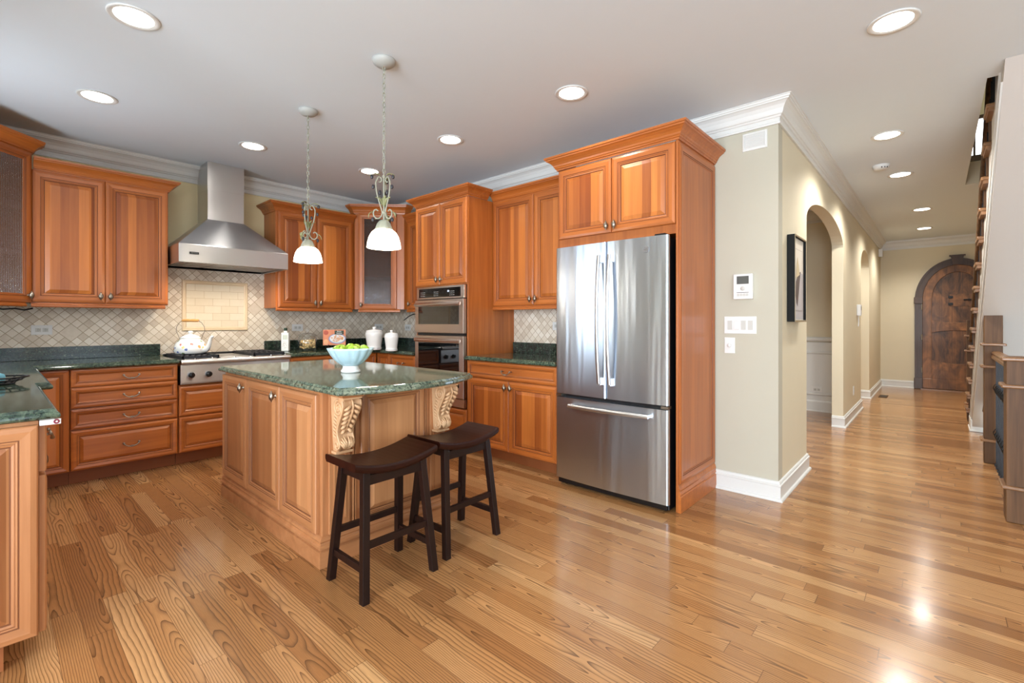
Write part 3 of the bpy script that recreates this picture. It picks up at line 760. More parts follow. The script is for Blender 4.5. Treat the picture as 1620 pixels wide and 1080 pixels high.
# between the corner and the ovens
yl, yr = 4.665, 4.03
upper('narrow cherry wall cabinet squeezed between corner glass cabinet and ovens', (XU, yl), -PI/2, yl-yr, [(0.05, 0.50, 0.03)],
      [(0.012, -0.001), (yl-yr-0.002, -0.001)], [(0.02, 0), (yl-yr-0.002, 0)])
yl, yr = 3.228, 2.192; wd = yl-yr; hw = (wd-0.012)/2
upper('two-door cherry wall cabinet between the ovens and the refrigerator', (XU, yl), -PI/2, wd, [(0.004, hw, hw-0.03), (0.008+hw, hw, 0.03)],
      [(0.0, -0.001), (wd-0.012, -0.001)], [(0.0, 0), (wd-0.002, 0)])
# corner cabinets with reeded glass
def corner(label, loc, rz, hinge, sl, sr_):
    fw, q = 0.585, 0.224
    t = thing('corner_wall_cabinet', label, 'cabinet', (loc[0], loc[1], UB), rz)
    zt = 1.17; tk = 0.018; cx = fw/2; apex = fw/2+2*q-0.012
    pent = [(0.006, 0), (fw-0.006, 0), (fw+q-0.006, q), (cx, apex), (-q+0.006, q)]
    b = MB()
    for z0, z1 in ((0.034, 0.052), (zt-0.02, zt)): b.prism(pent, z0, z1, 0)
    ins = offset(pent, 0.014)
    for i in (1, 2, 3, 4):
        j = (i+1) % 5
        b.prism([pent[i], pent[j], ins[j], ins[i]], 0.052, zt-0.02, 1 if i in (2, 3) else 0)
    b.box(0.006, max(0.03, sl+0.02), 0, 0.02, 0.052, zt-0.02); b.box(fw-max(0.03, sr_+0.02), fw-0.006, 0, 0.02, 0.052, zt-0.02)
    b.build('body', [M['wv'], M['inside']], t)
    for z in (0.42, 0.78):
        b = MB(); b.prism(offset(pent, 0.022), z, z+0.012); b.build('shelf', M['inside'], t)
    glass_door(t, sl, 0.032, fw-sl-sr_, zt-0.04, (hinge if hinge > 0 else fw-sl-sr_+hinge, 0.055))
    cab_crown(t, [(-0.05, 0.049), (-0.0005, -0.001), (fw+0.0005, -0.001), (fw+0.05, 0.049)], zt-0.012, 0.10)
    b = MB(); b.sweep([(0.050, 0.0), (fw-0.050, 0.0)], RAIL); b.build('light_rail', M['wh'], t)
    return t
corner('tall corner wall cabinet with reeded glass door beside left-hand sink wall', (-0.212, 4.690), PI/4, -0.030, 0.056, 0.008)
corner('tall corner wall cabinet with reeded glass door behind the pendant lamps', (2.872, 5.096), -PI/4, 0.035, 0.050, 0.090)

# ------------------------------------------------------------------ tall oven cabinet
yl, yr = 4.022, 3.235; wd = yl-yr; XF = 2.975
t = thing('oven_cabinet', 'tall cherry cabinet holding the double wall oven', 'cabinet', (XF, yl, 0), -PI/2)
b = MB()
b.box(0, 0.020, 0, 0.64, 0.001, 2.40); b.box(wd-0.018, wd, 0, 0.64, 0.001, 2.40); b.box(0.02, wd-0.018, 0, 0.64, 1.578, 2.40); b.box(0.02, wd-0.018, 0.0, 0.64, 0.115, 0.415)
b.box(0.02, wd-0.018, 0.60, 0.64, 0.415, 1.578); b.build('body', M['wv'], t, bevel=0.002)
hw = (wd-0.012)/2
for x, k in ((0.004, hw-0.03), (0.008+hw, 0.03)): door_part(t, x, 1.592, hw, 0.80, kn=(k, 0.05))
door_part(t, 0.004, 0.120, wd-0.008, 0.285, 'drawer', MED, W_H)
cab_crown(t, [(-0.001, 0.25), (-0.001, -0.001), (wd+0.001, -0.001), (wd+0.001, 0.245)], 2.40)
b = MB(); b.box(0.022, wd-0.02, 0.06, 0.08, 0.001, 0.113); b.build('toe_kick', M['toe'], t)
# double oven
t = thing('double_oven', 'stainless steel double wall oven with black glass doors', 'oven', (XF, yl, 0.416), -PI/2)
b = MB(); b.box(0.024, wd-0.022, -0.006, 0.55, 0.002, 1.158); b.build('chassis', M['black'], t)
Z = -0.416
b = MB(); b.box(0.046, wd-0.018, -0.035, -0.0065, 1.452+Z, 1.574+Z); cp = b.build('control_panel', M['steelw'], t, bevel=0.003)
b = MB(); b.box(0.086, wd-0.066, -0.0375, -0.0355, 1.468+Z, 1.556+Z); ds = b.build('display', M['bglass'], cp)
tx = plain('panel_print', (190, 190, 186), 0.5); tb = emit('clock_blue', (0.25, 0.5, 0.9), 0.8)
b = MB()
for cx in (0.15, 0.36, 0.60):
    for r in range(3): 
        for q in range(3): b.box(cx-0.035+q*0.026, cx-0.018+q*0.026, -0.0385, -0.0378, 1.482+0.018*r+Z, 1.485+0.018*r+Z)
b.build('panel_legend', tx, ds)
b = MB(); b.box(0.535, 0.555, -0.0385, -0.0378, 1.515+Z, 1.530+Z); b.build('clock', tb, ds)
def oven_door(z0, z1, g0, g1, name):
    b = MB(); x0, x1 = 0.028, wd-0.018
    b.box(x0, x1, -0.045, -0.0065, z0+Z, z1+Z); d = b.build(name, M['steelw'], t, bevel=0.004)
    b = MB(); b.box(0.088, wd-0.080, -0.047, -0.0455, g0+Z, g1+Z); b.build('window', M['bglass'], d)
    b = MB(); zh = z1-0.045+Z; pts = [(x0+0.034+ (x1-x0-0.056)*i/10, -0.072-0.012*math.sin(PI*i/10), zh) for i in range(11)]
    b.tube(pts, 0.016, 12, sq=(1.15, 0.8))
    for x in (x0+0.05, x1-0.05): b.tube([(x, -0.046, zh), (x, -0.074, zh)], 0.010)
    b.build('handle', M['steelw'], d)
oven_door(1.118, 1.444, 1.204, 1.378, 'oven_door')
oven_door(0.508, 1.092, 0.606, 1.022, 'oven_door')
b = MB(); b.box(0.040, wd-0.02, -0.030, -0.0065, 0.424+Z, 0.500+Z); b.build('vent_trim', M['steelw'], t)

# ------------------------------------------------------------------ refrigerator surround
yl, yr = 2.186, 1.225; wd = yl-yr
t = thing('refrigerator_cabinet', 'deep cherry cabinet with tall side panel built around the refrigerator', 'cabinet', (XF, yl, 0), -PI/2)
b = MB(); b.box(0, wd-0.025, 0, 0.64, 1.80, 2.40); b.box(0, 0.018, 0, 0.64, 0.001, 1.80); b.build('body', M['wv'], t, bevel=0.002)
b = MB(); b.box(wd-0.024, wd-0.008, -0.02, 0.643, 0.001, 2.40); ep = b.build('end_panel', M['wv'], t, bevel=0.002)
hw = (wd-0.025-0.010)/2
for x, k in ((0.002, hw-0.03), (0.006+hw, 0.03)): door_part(t, x, 1.862, hw, 0.53, kn=(k, 0.05))
pf = door_part(ep, 0, 0.18, 0.645, 2.20, 'panel_face', FLAT, WOOD3, rz=PI/2, t=0.008); pf.location = (wd-0.008, -0.010, 0.18)
b = MB(); b.sweep([(wd-0.0078, -0.021), (wd-0.0078, 0.640)], [(0, 0.001), (0.018, 0.001), (0.018, 0.10), (0.012, 0.106), (0.015, 0.116), (0.010, 0.135), (0.012, 0.145), (0.006, 0.165), (0, 0.175)])
b.build('base_moulding', M['wh'], ep)
cab_crown(t, [(-0.001, 0.245), (-0.001, -0.021), (wd-0.007, -0.021), (wd-0.007, 0.64)], 2.395, 0.095)
# the refrigerator
t = thing('refrigerator', 'stainless steel french-door refrigerator with bottom freezer drawer', 'refrigerator', (2.945, 2.160, 0), -PI/2)
fw = 0.895
b = MB(); b.box(0.010, fw-0.010, -0.029, 0.60, 0.015, 1.772); b.build('body', M['black'], t, bevel=0.005)
def bowed(x0, x1, z0, z1, y, t_, bow, full=(0.0, 0.895), n=14, r=0.012):
    """front that bows gently across the full width, with rounded vertical edges"""
    b = MB(); P = []
    c = (full[0]+full[1])/2; hw_ = (full[1]-full[0])/2
    f = lambda x: y-bow*(1-((x-c)/hw_)**2)
    P += [(x0, y+t_), (x0, f(x0)+r), (x0+r*0.3, f(x0)+r*0.3)]
    for i in range(n+1):
        x = x0+r+(x1-x0-2*r)*i/n; P.append((x, f(x)))
    P += [(x1-r*0.3, f(x1)+r*0.3), (x1, f(x1)+r), (x1, y+t_)]
    b.loft([[(px, py, z0) for px, py in P], [(px, py, z1) for px, py in P]])
    return b, f
b, f = bowed(0.004, 0.4455, 0.690, 1.783, -0.060, 0.030, 0.013); dl = b.build('fridge_door', M['steelf'], t, bevel=0.003)
b, f = bowed(0.4495, fw-0.004, 0.690, 1.783, -0.060, 0.030, 0.013); dr = b.build('fridge_door', M['steelf'], t, bevel=0.003)
b, f = bowed(0.004, fw-0.004, 0.055, 0.662, -0.060, 0.030, 0.013); fz = b.build('freezer_drawer', M['steelf'], t, bevel=0.003)
for d, x in ((dl, 0.406), (dr, 0.489)):
    b = MB(); n = 16; y = f(x)
    loops = []
    for i in range(n+1):
        u = i/n; z = 0.795+(1.690-0.795)*u; k = 1-(2*u-1)**2
        yo = y-0.030-0.030*k; hw_, th_ = 0.014, 0.009
        loops.append([(x+hw_*math.cos(a), yo+th_*math.sin(a), z) for a in [2*PI*j/10 for j in range(10)]])
    b.loft(loops, 0, True)
    for z in (0.805, 1.660): b.box(x-0.011, x+0.011, y-0.032, y+0.004, z-0.02, z+0.05 if z > 1 else z+0.03)
    b.build('handle', M['steel'], d)
b = MB(); n = 16; loops = []
for i in range(n+1):
    u = i/n; x = 0.150+0.625*u; k = 1-(2*u-1)**2; yo = f(x)-0.038-0.012*k
    loops.append([(x, yo+0.011*math.cos(a), 0.612+0.015*math.sin(a)) for a in [2*PI*j/10 for j in range(10)]])
b.loft(loops, 0, True)
for x in (0.165, 0.760): b.box(x-0.014, x+0.014, f(x)-0.036, f(x)+0.003, 0.602, 0.622)
b.build('handle', M['steel'], fz)
x = 0.745; b = MB(); b.lathe([(0.0215, 0), (0.0215, 0.003), (0.019, 0.004), (0.019, 0.003)], n=28); b.v = [Vector((v.x, -v.z, v.y)) for v in b.v]
lg = b.build('badge', plain('badge_grey', (150, 152, 156), 0.3, 0.8), dr, (x, f(x)-0.0005, 1.700))
text_mesh('GE', 0.020, 'monogram', M['chrome'], lg, (0, -0.0045, 0), (PI/2, 0, 0))
for x in (0.03, fw-0.03):
    b = MB(); b.box(x-0.024, x+0.024, -0.058, -0.004, 0.667, 0.684); b.build('hinge', M['pewter'], t)
b = MB(); b.box(0.02, fw-0.02, -0.045, -0.002, 0.016, 0.05); b.build('base_grille', M['black'], t)
b = MB(); b.box(fw-0.10, fw-0.03, -0.05, 0.0, 1.7855, 1.796); b.build('hinge_cover', M['black'], t)

# ------------------------------------------------------------------ base cabinets
YB = 4.78
def base_cab(name, label, loc, rz, wd, depth=0.635, top=0.876):
    t = thing(name, label, 'cabinet', (loc[0], loc[1], 0), rz)
    b = MB(); b.box(0, wd, 0, depth, 0.112, top-0.001); b.build('body', M['wv'], t, bevel=0.0015)
    b = MB(); b.box(0.0, wd, 0.085, 0.10, 0.001, 0.111); b.build('toe_kick', M['toe'], t)
    return t
t = base_cab('base_cabinet', 'narrow cherry corner cabinet with one tall door left of the drawers', (0.160, YB), 0, 0.232)
door_part(t, 0.0, 0.116, 0.229, 0.755, prof=MED)
t = base_cab('drawer_cabinet', 'cherry cabinet of four drawers left of the rangetop', (0.394, YB), 0, 0.668)
for z0, z1, p in ((0.736, 0.872, SLIM), (0.580, 0.732, SLIM), (0.422, 0.572, SLIM), (0.116, 0.413, MED)):
    door_part(t, 0.003, z0, 0.661, z1-z0, 'drawer', p, W_H, pl=(0.352, (z1-z0)*0.52))
t = base_cab('drawer_cabinet', 'cherry cabinet of two deep drawers under the rangetop', (1.066, YB), 0, 0.916, top=0.690)
for z0, z1 in ((0.425, 0.676), (0.116, 0.416)):
    door_part(t, 0.003, z0, 0.910, z1-z0, 'drawer', MED, W_H, pl=(0.455, (z1-z0)*0.52))
t = base_cab('base_cabinet', 'two-door cherry base cabinet between rangetop and back corner', (1.986, YB), 0, 0.975)
for x, k in ((0.004, 0.45), (0.490, 0.03)): door_part(t, x, 0.116, 0.482, 0.560, prof=RAISED, kn=(k, 0.50))
door_part(t, 0.004, 0.690, 0.968, 0.180, 'drawer', SLIM, W_H, pl=(0.484, 0.09))
t = base_cab('base_cabinet', 'cherry corner base cabinet with drawer beside the ovens', (XF, 4.775), -PI/2, 0.748)
door_part(t, 0.030, 0.700, 0.24, 0.170, 'door', MED, WOOD3); door_part(t, 0.030, 0.116, 0.24, 0.575)
door_part(t, 0.276, 0.700, 0.468, 0.170, 'drawer', SLIM, W_H, pl=(0.235, 0.085)); door_part(t, 0.276, 0.116, 0.468, 0.575, kn=(0.03, 0.52))
t = base_cab('base_cabinet', 'cherry base cabinet with one drawer over two doors beside the refrigerator', (XF, 3.228), -PI/2, 1.036)
door_part(t, 0.004, 0.726, 1.026, 0.146, 'drawer', SLIM, W_H, pl=(0.50, 0.075))
for x, k in ((0.004, 0.481), (0.519, 0.03)): door_part(t, x, 0.116, 0.511, 0.600, kn=(k, 0.545))
# left run under the sink wall
t = thing('base_cabinet', 'long cherry base cabinet with panelled end at the left edge', 'cabinet', (0.115, 2.382, 0), PI/2)
wd = 4.775-2.382-0.02
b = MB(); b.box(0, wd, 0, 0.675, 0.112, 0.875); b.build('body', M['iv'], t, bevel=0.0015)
b = MB(); b.box(0.05, wd, 0.085, 0.10, 0.001, 0.111); b.box(0.05, 0.065, 0.10, 0.675, 0.001, 0.111); b.build('toe_kick', M['toe'], t)
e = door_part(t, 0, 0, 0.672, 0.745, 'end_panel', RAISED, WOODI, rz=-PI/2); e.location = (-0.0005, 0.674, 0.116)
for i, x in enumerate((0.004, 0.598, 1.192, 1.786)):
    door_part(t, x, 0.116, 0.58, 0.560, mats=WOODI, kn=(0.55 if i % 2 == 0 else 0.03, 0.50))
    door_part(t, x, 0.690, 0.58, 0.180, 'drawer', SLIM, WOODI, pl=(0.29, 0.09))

# ------------------------------------------------------------------ worktops
EDGE = [(0.012, 0), (0.003, 0.004), (0.0, 0.011), (0.001, 0.019), (0.006, 0.025), (0.011, 0.0265), (0.012, 0.030), (0.014, 0.035), (0.020, 0.0378)]
ZC = 0.8765
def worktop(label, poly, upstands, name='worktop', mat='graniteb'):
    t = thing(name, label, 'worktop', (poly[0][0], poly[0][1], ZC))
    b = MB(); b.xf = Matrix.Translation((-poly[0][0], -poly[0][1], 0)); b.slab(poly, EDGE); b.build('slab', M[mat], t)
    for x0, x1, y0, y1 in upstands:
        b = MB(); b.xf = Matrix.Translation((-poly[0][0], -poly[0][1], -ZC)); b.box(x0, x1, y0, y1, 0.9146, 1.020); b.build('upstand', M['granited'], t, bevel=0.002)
    return t
yb = YW-0.0105; xb = XW-0.0105; ex = XL+0.006
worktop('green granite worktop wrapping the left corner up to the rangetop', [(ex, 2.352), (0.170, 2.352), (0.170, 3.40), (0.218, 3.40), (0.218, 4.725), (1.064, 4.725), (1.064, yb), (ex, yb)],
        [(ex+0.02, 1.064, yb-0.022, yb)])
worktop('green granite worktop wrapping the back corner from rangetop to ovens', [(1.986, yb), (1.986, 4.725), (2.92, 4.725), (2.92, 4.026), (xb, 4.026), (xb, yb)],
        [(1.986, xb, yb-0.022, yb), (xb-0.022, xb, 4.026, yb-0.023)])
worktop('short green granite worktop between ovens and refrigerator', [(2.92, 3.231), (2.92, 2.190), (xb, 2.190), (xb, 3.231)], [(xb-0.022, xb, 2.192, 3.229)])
# ------------------------------------------------------------------ island
IX, IY = 1.112, 2.285
t = thing('kitchen_island', 'cherry kitchen island with carved corbels and three side doors', 'island', (IX, IY, 0))
iw, il = 0.793, 1.450
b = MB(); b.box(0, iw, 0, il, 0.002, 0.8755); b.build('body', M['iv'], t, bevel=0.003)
IBASE = [(0, 0.001), (0.022, 0.001), (0.022, 0.080), (0.010, 0.086), (0.010, 0.092), (0.026, 0.098), (0.026, 0.108), (0.018, 0.114), (0.014, 0.124), (0.018, 0.132), (0.012, 0.142), (0.004, 0.150), (0, 0.152)]
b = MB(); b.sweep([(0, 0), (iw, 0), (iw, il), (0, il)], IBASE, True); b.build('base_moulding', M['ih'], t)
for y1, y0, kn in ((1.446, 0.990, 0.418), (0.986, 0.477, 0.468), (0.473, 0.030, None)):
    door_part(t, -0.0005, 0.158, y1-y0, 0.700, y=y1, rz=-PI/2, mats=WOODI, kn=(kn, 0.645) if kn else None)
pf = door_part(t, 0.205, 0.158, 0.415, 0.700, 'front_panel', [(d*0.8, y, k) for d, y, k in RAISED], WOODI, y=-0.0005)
for a in (0.030, 0.668):
    b = MB(); b.box(a, a+0.112, -0.016, -0.0005, 0.153, 0.875); 
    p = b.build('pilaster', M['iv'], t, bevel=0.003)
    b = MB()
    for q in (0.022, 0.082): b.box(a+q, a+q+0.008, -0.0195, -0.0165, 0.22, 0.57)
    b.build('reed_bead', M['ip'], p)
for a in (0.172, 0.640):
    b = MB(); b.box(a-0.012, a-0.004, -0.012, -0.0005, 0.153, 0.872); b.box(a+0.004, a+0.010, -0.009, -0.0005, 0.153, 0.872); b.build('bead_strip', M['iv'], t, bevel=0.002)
def corbel(parent, xc, z0):
    """carved scroll bracket, local y forward is negative"""
    c0 = MB()
    S_ = [(0.045, 0.0), (0.060, 0.012), (0.072, 0.030), (0.074, 0.046), (0.066, 0.062), (0.056, 0.080), (0.054, 0.100), (0.062, 0.125), (0.080, 0.155), (0.100, 0.185), (0.116, 0.212), (0.124, 0.236), (0.122, 0.256), (0.112, 0.268)]
    hw = lambda z: 0.036+0.012*min(1, z/0.22)
    loops = []
    for p, z in S_:
        h = hw(z); loops.append([(-h, 0, z), (-h, -p+0.006, z), (-h+0.006, -p, z), (-h*0.3, -p+0.007, z), (h*0.3, -p+0.007, z), (h-0.006, -p, z), (h, -p+0.006, z), (h, 0, z)])
    c0.loft(loops, 0)
    c0.box(-0.050, 0.050, -0.128, 0, 0.268, 0.276); c0.box(-0.046, 0.046, -0.05, 0, -0.012, 0.0)
    def surf(z):
        for (p1, z1), (p2, z2) in zip(S_, S_[1:]):
            if z1 <= z <= z2: return p1+(p2-p1)*(z-z1)/(z2-z1)
        return S_[-1][0]
    # side volutes and leaf scrolls
    for s in (-1, 1):
        pts = []; n = 30
        for i in range(n+1):
            a = PI*0.55-2.3*2*PI*i/n*0.85; r = 0.040*(1-i/n*0.86)
            pts.append((s*(hw(0.225)+0.001), -0.078+r*math.cos(a)*1.0, 0.224+r*math.sin(a)))
        c0.tube(pts, [0.0085*(1-0.5*i/n) for i in range(n+1)], 6)
        c0.ball((s*hw(0.225), -0.078, 0.224), 0.010, 0, 8, (0.6, 1, 1))
        pts = []
        for i in range(21):
            a = PI*1.2+1.7*2*PI*i/20*0.8; r = 0.024*(1-i/20*0.85)
            pts.append((s*(hw(0.03)+0.001), -0.044+r*math.cos(a), 0.034+r*math.sin(a)))
        c0.tube(pts, 0.006, 6)
        c0.tube([(s*hw(z), -surf(z)+0.004, z) for z in [0.02+0.24*i/20 for i in range(21)]], 0.006, 6)
        for q in range(7):      # side leaflets
            z = 0.075+q*0.018; y = -surf(z)*0.5
            c0.tube([(s*hw(z), y-0.014, z-0.010), (s*(hw(z)+0.004), y, z+0.002), (s*hw(z), y+0.016, z+0.014)], [0.002, 0.0075, 0.002], 6)
    # acanthus leaf on the front: midrib and leaflets
    c0.tube([(0, -surf(z)-0.004-0.006*math.sin(PI*(z-0.09)/0.18), z) for z in [0.088+0.176*i/16 for i in range(17)]], [0.004+0.005*math.sin(PI*i/16) for i in range(17)], 8)
    for s in (-1, 1):
        for q in range(6):
            z = 0.240-q*0.025; x1 = s*(0.040-0.003*q)
            pts = []
            for i in range(9):
                u = i/8; zz = z-0.040*u+0.016*u*u; x = s*0.006+(x1-s*0.006)*math.sin(u*PI*0.55)
                pts.append((x, -surf(max(0.05, zz))-0.012*math.sin(PI*u)-0.002, zz))
            c0.tube(pts, [0.003+0.0065*math.sin(PI*min(1, 0.12+i/8*0.88)) for i in range(9)], 6)
        for q in range(4):      # lower leaf cluster
            a = (q+0.5)*0.42
            pts = []
            for i in range(8):
                u = i/7; zz = 0.012+0.062*u*math.cos(a*0.7); x = s*(0.004+0.034*u*math.sin(a))
                pts.append((x, -surf(zz)-0.006*math.sin(PI*u)-0.002, zz))
            c0.tube(pts, [0.003+0.0055*math.sin(PI*min(1, 0.15+i/7*0.85)) for i in range(8)], 6)
    c = c0.build('corbel', M['carve'], parent, (xc, -0.0165, z0), label='carved cream corbel with acanthus leaves')
    b = MB(); b.sweep([(-0.052, 0.0), (-0.052, -0.132), (0.052, -0.132), (0.052, 0.0)], [(0, 0), (0.004, 0.002), (0.010, 0.014), (0.012, 0.016), (0.012, 0.022), (-0.04, 0.022), (-0.04, 0)])
    b.v = [v for v in b.v]
    b.box(-0.051, 0.051, -0.131, 0, 0.0005, 0.0215)
    b.build('abacus', M['ih'], c, (0, 0, 0.2765)); return c
corbel(t, 0.086, 0.577)
corbel(t, 0.724, 0.577)
# island top with its bowed front
A = (1.078, 2.075); B_ = (1.985, 2.118)
poly = []
for i in range(15):
    u = i/14; poly.append((A[0]+(B_[0]-A[0])*u, A[1]+(B_[1]-A[1])*u-0.125*4*u*(1-u)*(1.0)))
poly += [(1.985, 3.775), (1.078, 3.775)]
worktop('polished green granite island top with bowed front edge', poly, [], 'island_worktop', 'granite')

# ------------------------------------------------------------------ saddle stools
def stool():
    t = thing('bar_stool', '', 'stool')
    b = MB(); n = 14; m_ = 8; L = []
    hx, hy = 0.225, 0.137
    for i in range(n+1):
        u = -1+2*i/n; x = hx*u; zt = 0.572+0.036*u*u; zb = zt-0.040+(0.004*u*u)
        ed = 0.008
        ring = []
        for yy, zz in ((-hy+0.010, zb), (-hy, zb+0.014), (-hy, zt-0.008), (-hy+ed, zt)): ring.append((x, yy, zz))
        for yy, zz in ((hy-ed, zt), (hy, zt-0.008), (hy, zb+0.014), (hy-0.010, zb)): ring.append((x, yy, zz))
        L.append(ring)
    b.loft(L, 0); b.build('seat', M['darkseat'], t, bevel=0.003)
    def leg(sx, sy):
        return Vector((sx*0.155, sy*0.095, 0.556)), Vector((sx*0.190, sy*0.150, 0.0))
    for sx in (-1, 1):
        for sy in (-1, 1):
            a, c = leg(sx, sy); b = MB(); b.bar(c, a, 0.034, 0.034); b.build('leg', M['dark'], t, bevel=0.002)
    def at(sx, sy, z):
        a, c = leg(sx, sy); return c+(a-c)*(z/0.556)
    def rail(p, q, wz, th, name):
        p, q = Vector(p), Vector(q); d = (q-p).normalized(); nrm = Vector((-d.y, d.x, 0)); p = p+d*0.015; q = q-d*0.015
        b = MB(); b.loft([[x+nrm*(s*th/2)+Vector((0, 0, k*wz/2)) for s, k in ((-1, -1), (1, -1), (1, 1), (-1, 1))] for x in (p, q)]); b.build(name, M['dark'], t, bevel=0.0015)
    for sy in (-1, 1):
        rail(at(-1, sy, 0.515), at(1, sy, 0.515), 0.045, 0.020, 'apron'); rail(at(-1, sy, 0.235), at(1, sy, 0.235), 0.030, 0.020, 'stretcher')
    for sx in (-1, 1):
        rail(at(sx, -1, 0.535), at(sx, 1, 0.535), 0.045, 0.020, 'apron'); rail(at(sx, -1, 0.135), at(sx, 1, 0.135), 0.030, 0.020, 'stretcher')
    return t
s1 = stool(); s1.location = (1.280, 2.000, 0); s1['label'] = 'dark wood saddle stool in front of the island corner nearest the camera'; s1['group'] = 'saddle stools at the island'
copy_thing(s1, (1.770, 2.040, 0), 0.02, 'dark wood saddle stool nearer the refrigerator')

# ------------------------------------------------------------------ range hood and rangetop
HX0, HX1, HY = 1.072, 1.984, 4.79
hc = (HX0+HX1)/2
t = thing('range_hood', 'stainless steel chimney range hood above the rangetop', 'hood', (hc, YW-0.01, 1.74))
hw = (HX1-HX0)/2-0.001; dy = -(YW-0.011-HY)
b = MB(); Z0 = 0
q = lambda w_, d_, z: [(-w_, d_, z), (w_, d_, z), (w_, -0.0005, z), (-w_, -0.0005, z)]
b.loft([q(hw-0.02, dy+0.02, 0.03), q(hw-0.02, dy+0.02, 0.004), q(hw-0.004, dy+0.004, 0.0), q(hw, dy, 0.004), q(hw, dy, 0.158), q(hw-0.003, dy+0.003, 0.163)], 0)
b.build('canopy_band', M['steel'], t, bevel=0.0015)
cw, cdp = 0.158, -0.315
b = MB(); b.loft([q(hw-0.003, dy+0.003, 0.1635), q(cw, cdp, 0.455)]); b.build('canopy', M['steel'], t, bevel=0.0015)
b = MB(); b.loft([q(cw-0.002, cdp+0.002, 0.4555), q(cw-0.002, cdp+0.002, 0.79)]); b.build('chimney', M['steel'], t)
b = MB(); b.loft([q(cw, cdp, 0.74), q(cw, cdp, 1.0015)]); b.build('chimney_sleeve', M['steel'], t)
bd = MB(); bd.box(-0.378, -0.308, dy-0.004, dy-0.0005, 0.073, 0.093); bd = bd.build('badge', M['black'], t)
text_mesh('VIKING', 0.016, 'lettering', M['chrome'], bd, (-0.343, dy-0.0045, 0.083), (PI/2, 0, 0))
b = MB()
for i in range(3):
    x = -0.42+i*0.285; b.box(x, x+0.270, dy+0.06, -0.05, 0.016, 0.028)
    for j in range(9): b.box(x+0.015+j*0.028, x+0.025+j*0.028, dy+0.08, -0.07, 0.012, 0.0165)
b.build('baffle_filter', M['steel'], t)
for s in (-1, 1):
    b = MB(); b.lathe([(0.03, 0), (0.03, 0.006)], (s*0.25, dy+0.045, 0.010), 16); b.build('lamp', M['lens'], t)
    light('hood_lamp', 'SPOT', (s*0.25, dy+0.10, 0.002), 15, WARM, (0.30, 0, 0), t, spot_size=2.3, spot_blend=0.8, shadow_soft_size=0.04)

t = thing('rangetop', 'stainless steel gas rangetop with black cast iron grates', 'cooktop', (1.524, 5.05, 0.693))
hw = 0.450; fy = -0.305
Z = -0.693
b = MB(); b.box(-hw, hw, fy, 0.352, 0.001, 0.205); b.build('body', M['steel'], t, bevel=0.002)
b = MB(); b.tube([(-hw, fy-0.012, 0.190), (hw, fy-0.012, 0.190)], 0.024, 16, sq=(0.9, 1.2)); b.build('bullnose', M['steel'], t)
b = MB(); b.box(-hw, hw, fy-0.010, fy-0.0005, 0.012, 0.166); b.build('control_panel', M['steel'], t, bevel=0.002)
for x in (-0.376, -0.247, -0.066, 0.066, 0.247, 0.376):
    k = MB(); k.lathe([(0.028, 0), (0.028, 0.004), (0.025, 0.008), (0.025, 0.010)], n=24); k.v = [Vector((v.x, -v.z, v.y)) for v in k.v]
    bz = k.build('bezel', M['chrome'], t, (x, fy-0.0105, 0.079))
    k = MB(); k.lathe([(0.024, 0), (0.024, 0.018), (0.020, 0.026), (0.001, 0.028)], n=24); k.box(-0.004, 0.004, -0.019, 0.019, 0.026, 0.034); k.v = [Vector((v.x, -v.z, v.y)) for v in k.v]
    k.build('control_knob', M['black'], bz, (0, -0.0105, 0))
    k = MB(); k.lathe([(0.010, 0), (0.010, 0.004), (0.006, 0.006), (0.006, 0.010)], n=12); k.build('bullnose_stud', M['chrome'], t, (x+0.03, fy-0.012, 0.212))
def grate(x0, x1):
    b = MB(); y0, y1 = fy+0.05, 0.30; z0, z1 = 0.222, 0.240
    for x in (x0, x1-0.014): b.box(x, x+0.014, y0, y1, z0-0.012, z1)
    for y in (y0, (y0+y1)/2-0.007, y1-0.014): b.box(x0, x1, y, y+0.014, z0-0.008, z1)
    n = 5
    for i in range(1, n+1):
        x = x0+(x1-x0)*i/(n+1); b.box(x-0.006, x+0.006, y0, y0+0.10, z0, z1); b.box(x-0.006, x+0.006, y1-0.10, y1, z0, z1)
        b.box(x-0.006, x+0.006, (y0+y1)/2-0.075, (y0+y1)/2+0.075, z0, z1)
    for x in (x0+0.004, x1-0.018):
        for y in (y0, y1-0.014): b.box(x, x+0.014, y, y+0.014, 0.2055, z0)
    for yy in (0.27, 0.73):
        c = ((x0+x1)/2, y0+(y1-y0)*yy, 0.206); b.lathe([(0.045, 0), (0.045, 0.008), (0.03, 0.012), (0.001, 0.013)], c, 16)
    return b.build('burner_grate', M['castiron'], t, bevel=0.002)
grate(-0.425, -0.145); grate(0.145, 0.425)
b = MB(); b.box(-0.135, 0.135, fy+0.05, 0.30, 0.2055, 0.214); b.build('griddle_cover', M['steel'], t, bevel=0.002)
b = MB(); b.box(-hw+0.01, hw-0.01, 0.32, 0.351, 0.2055, 0.232); b.build('island_vent_trim', M['black'], t, bevel=0.002)

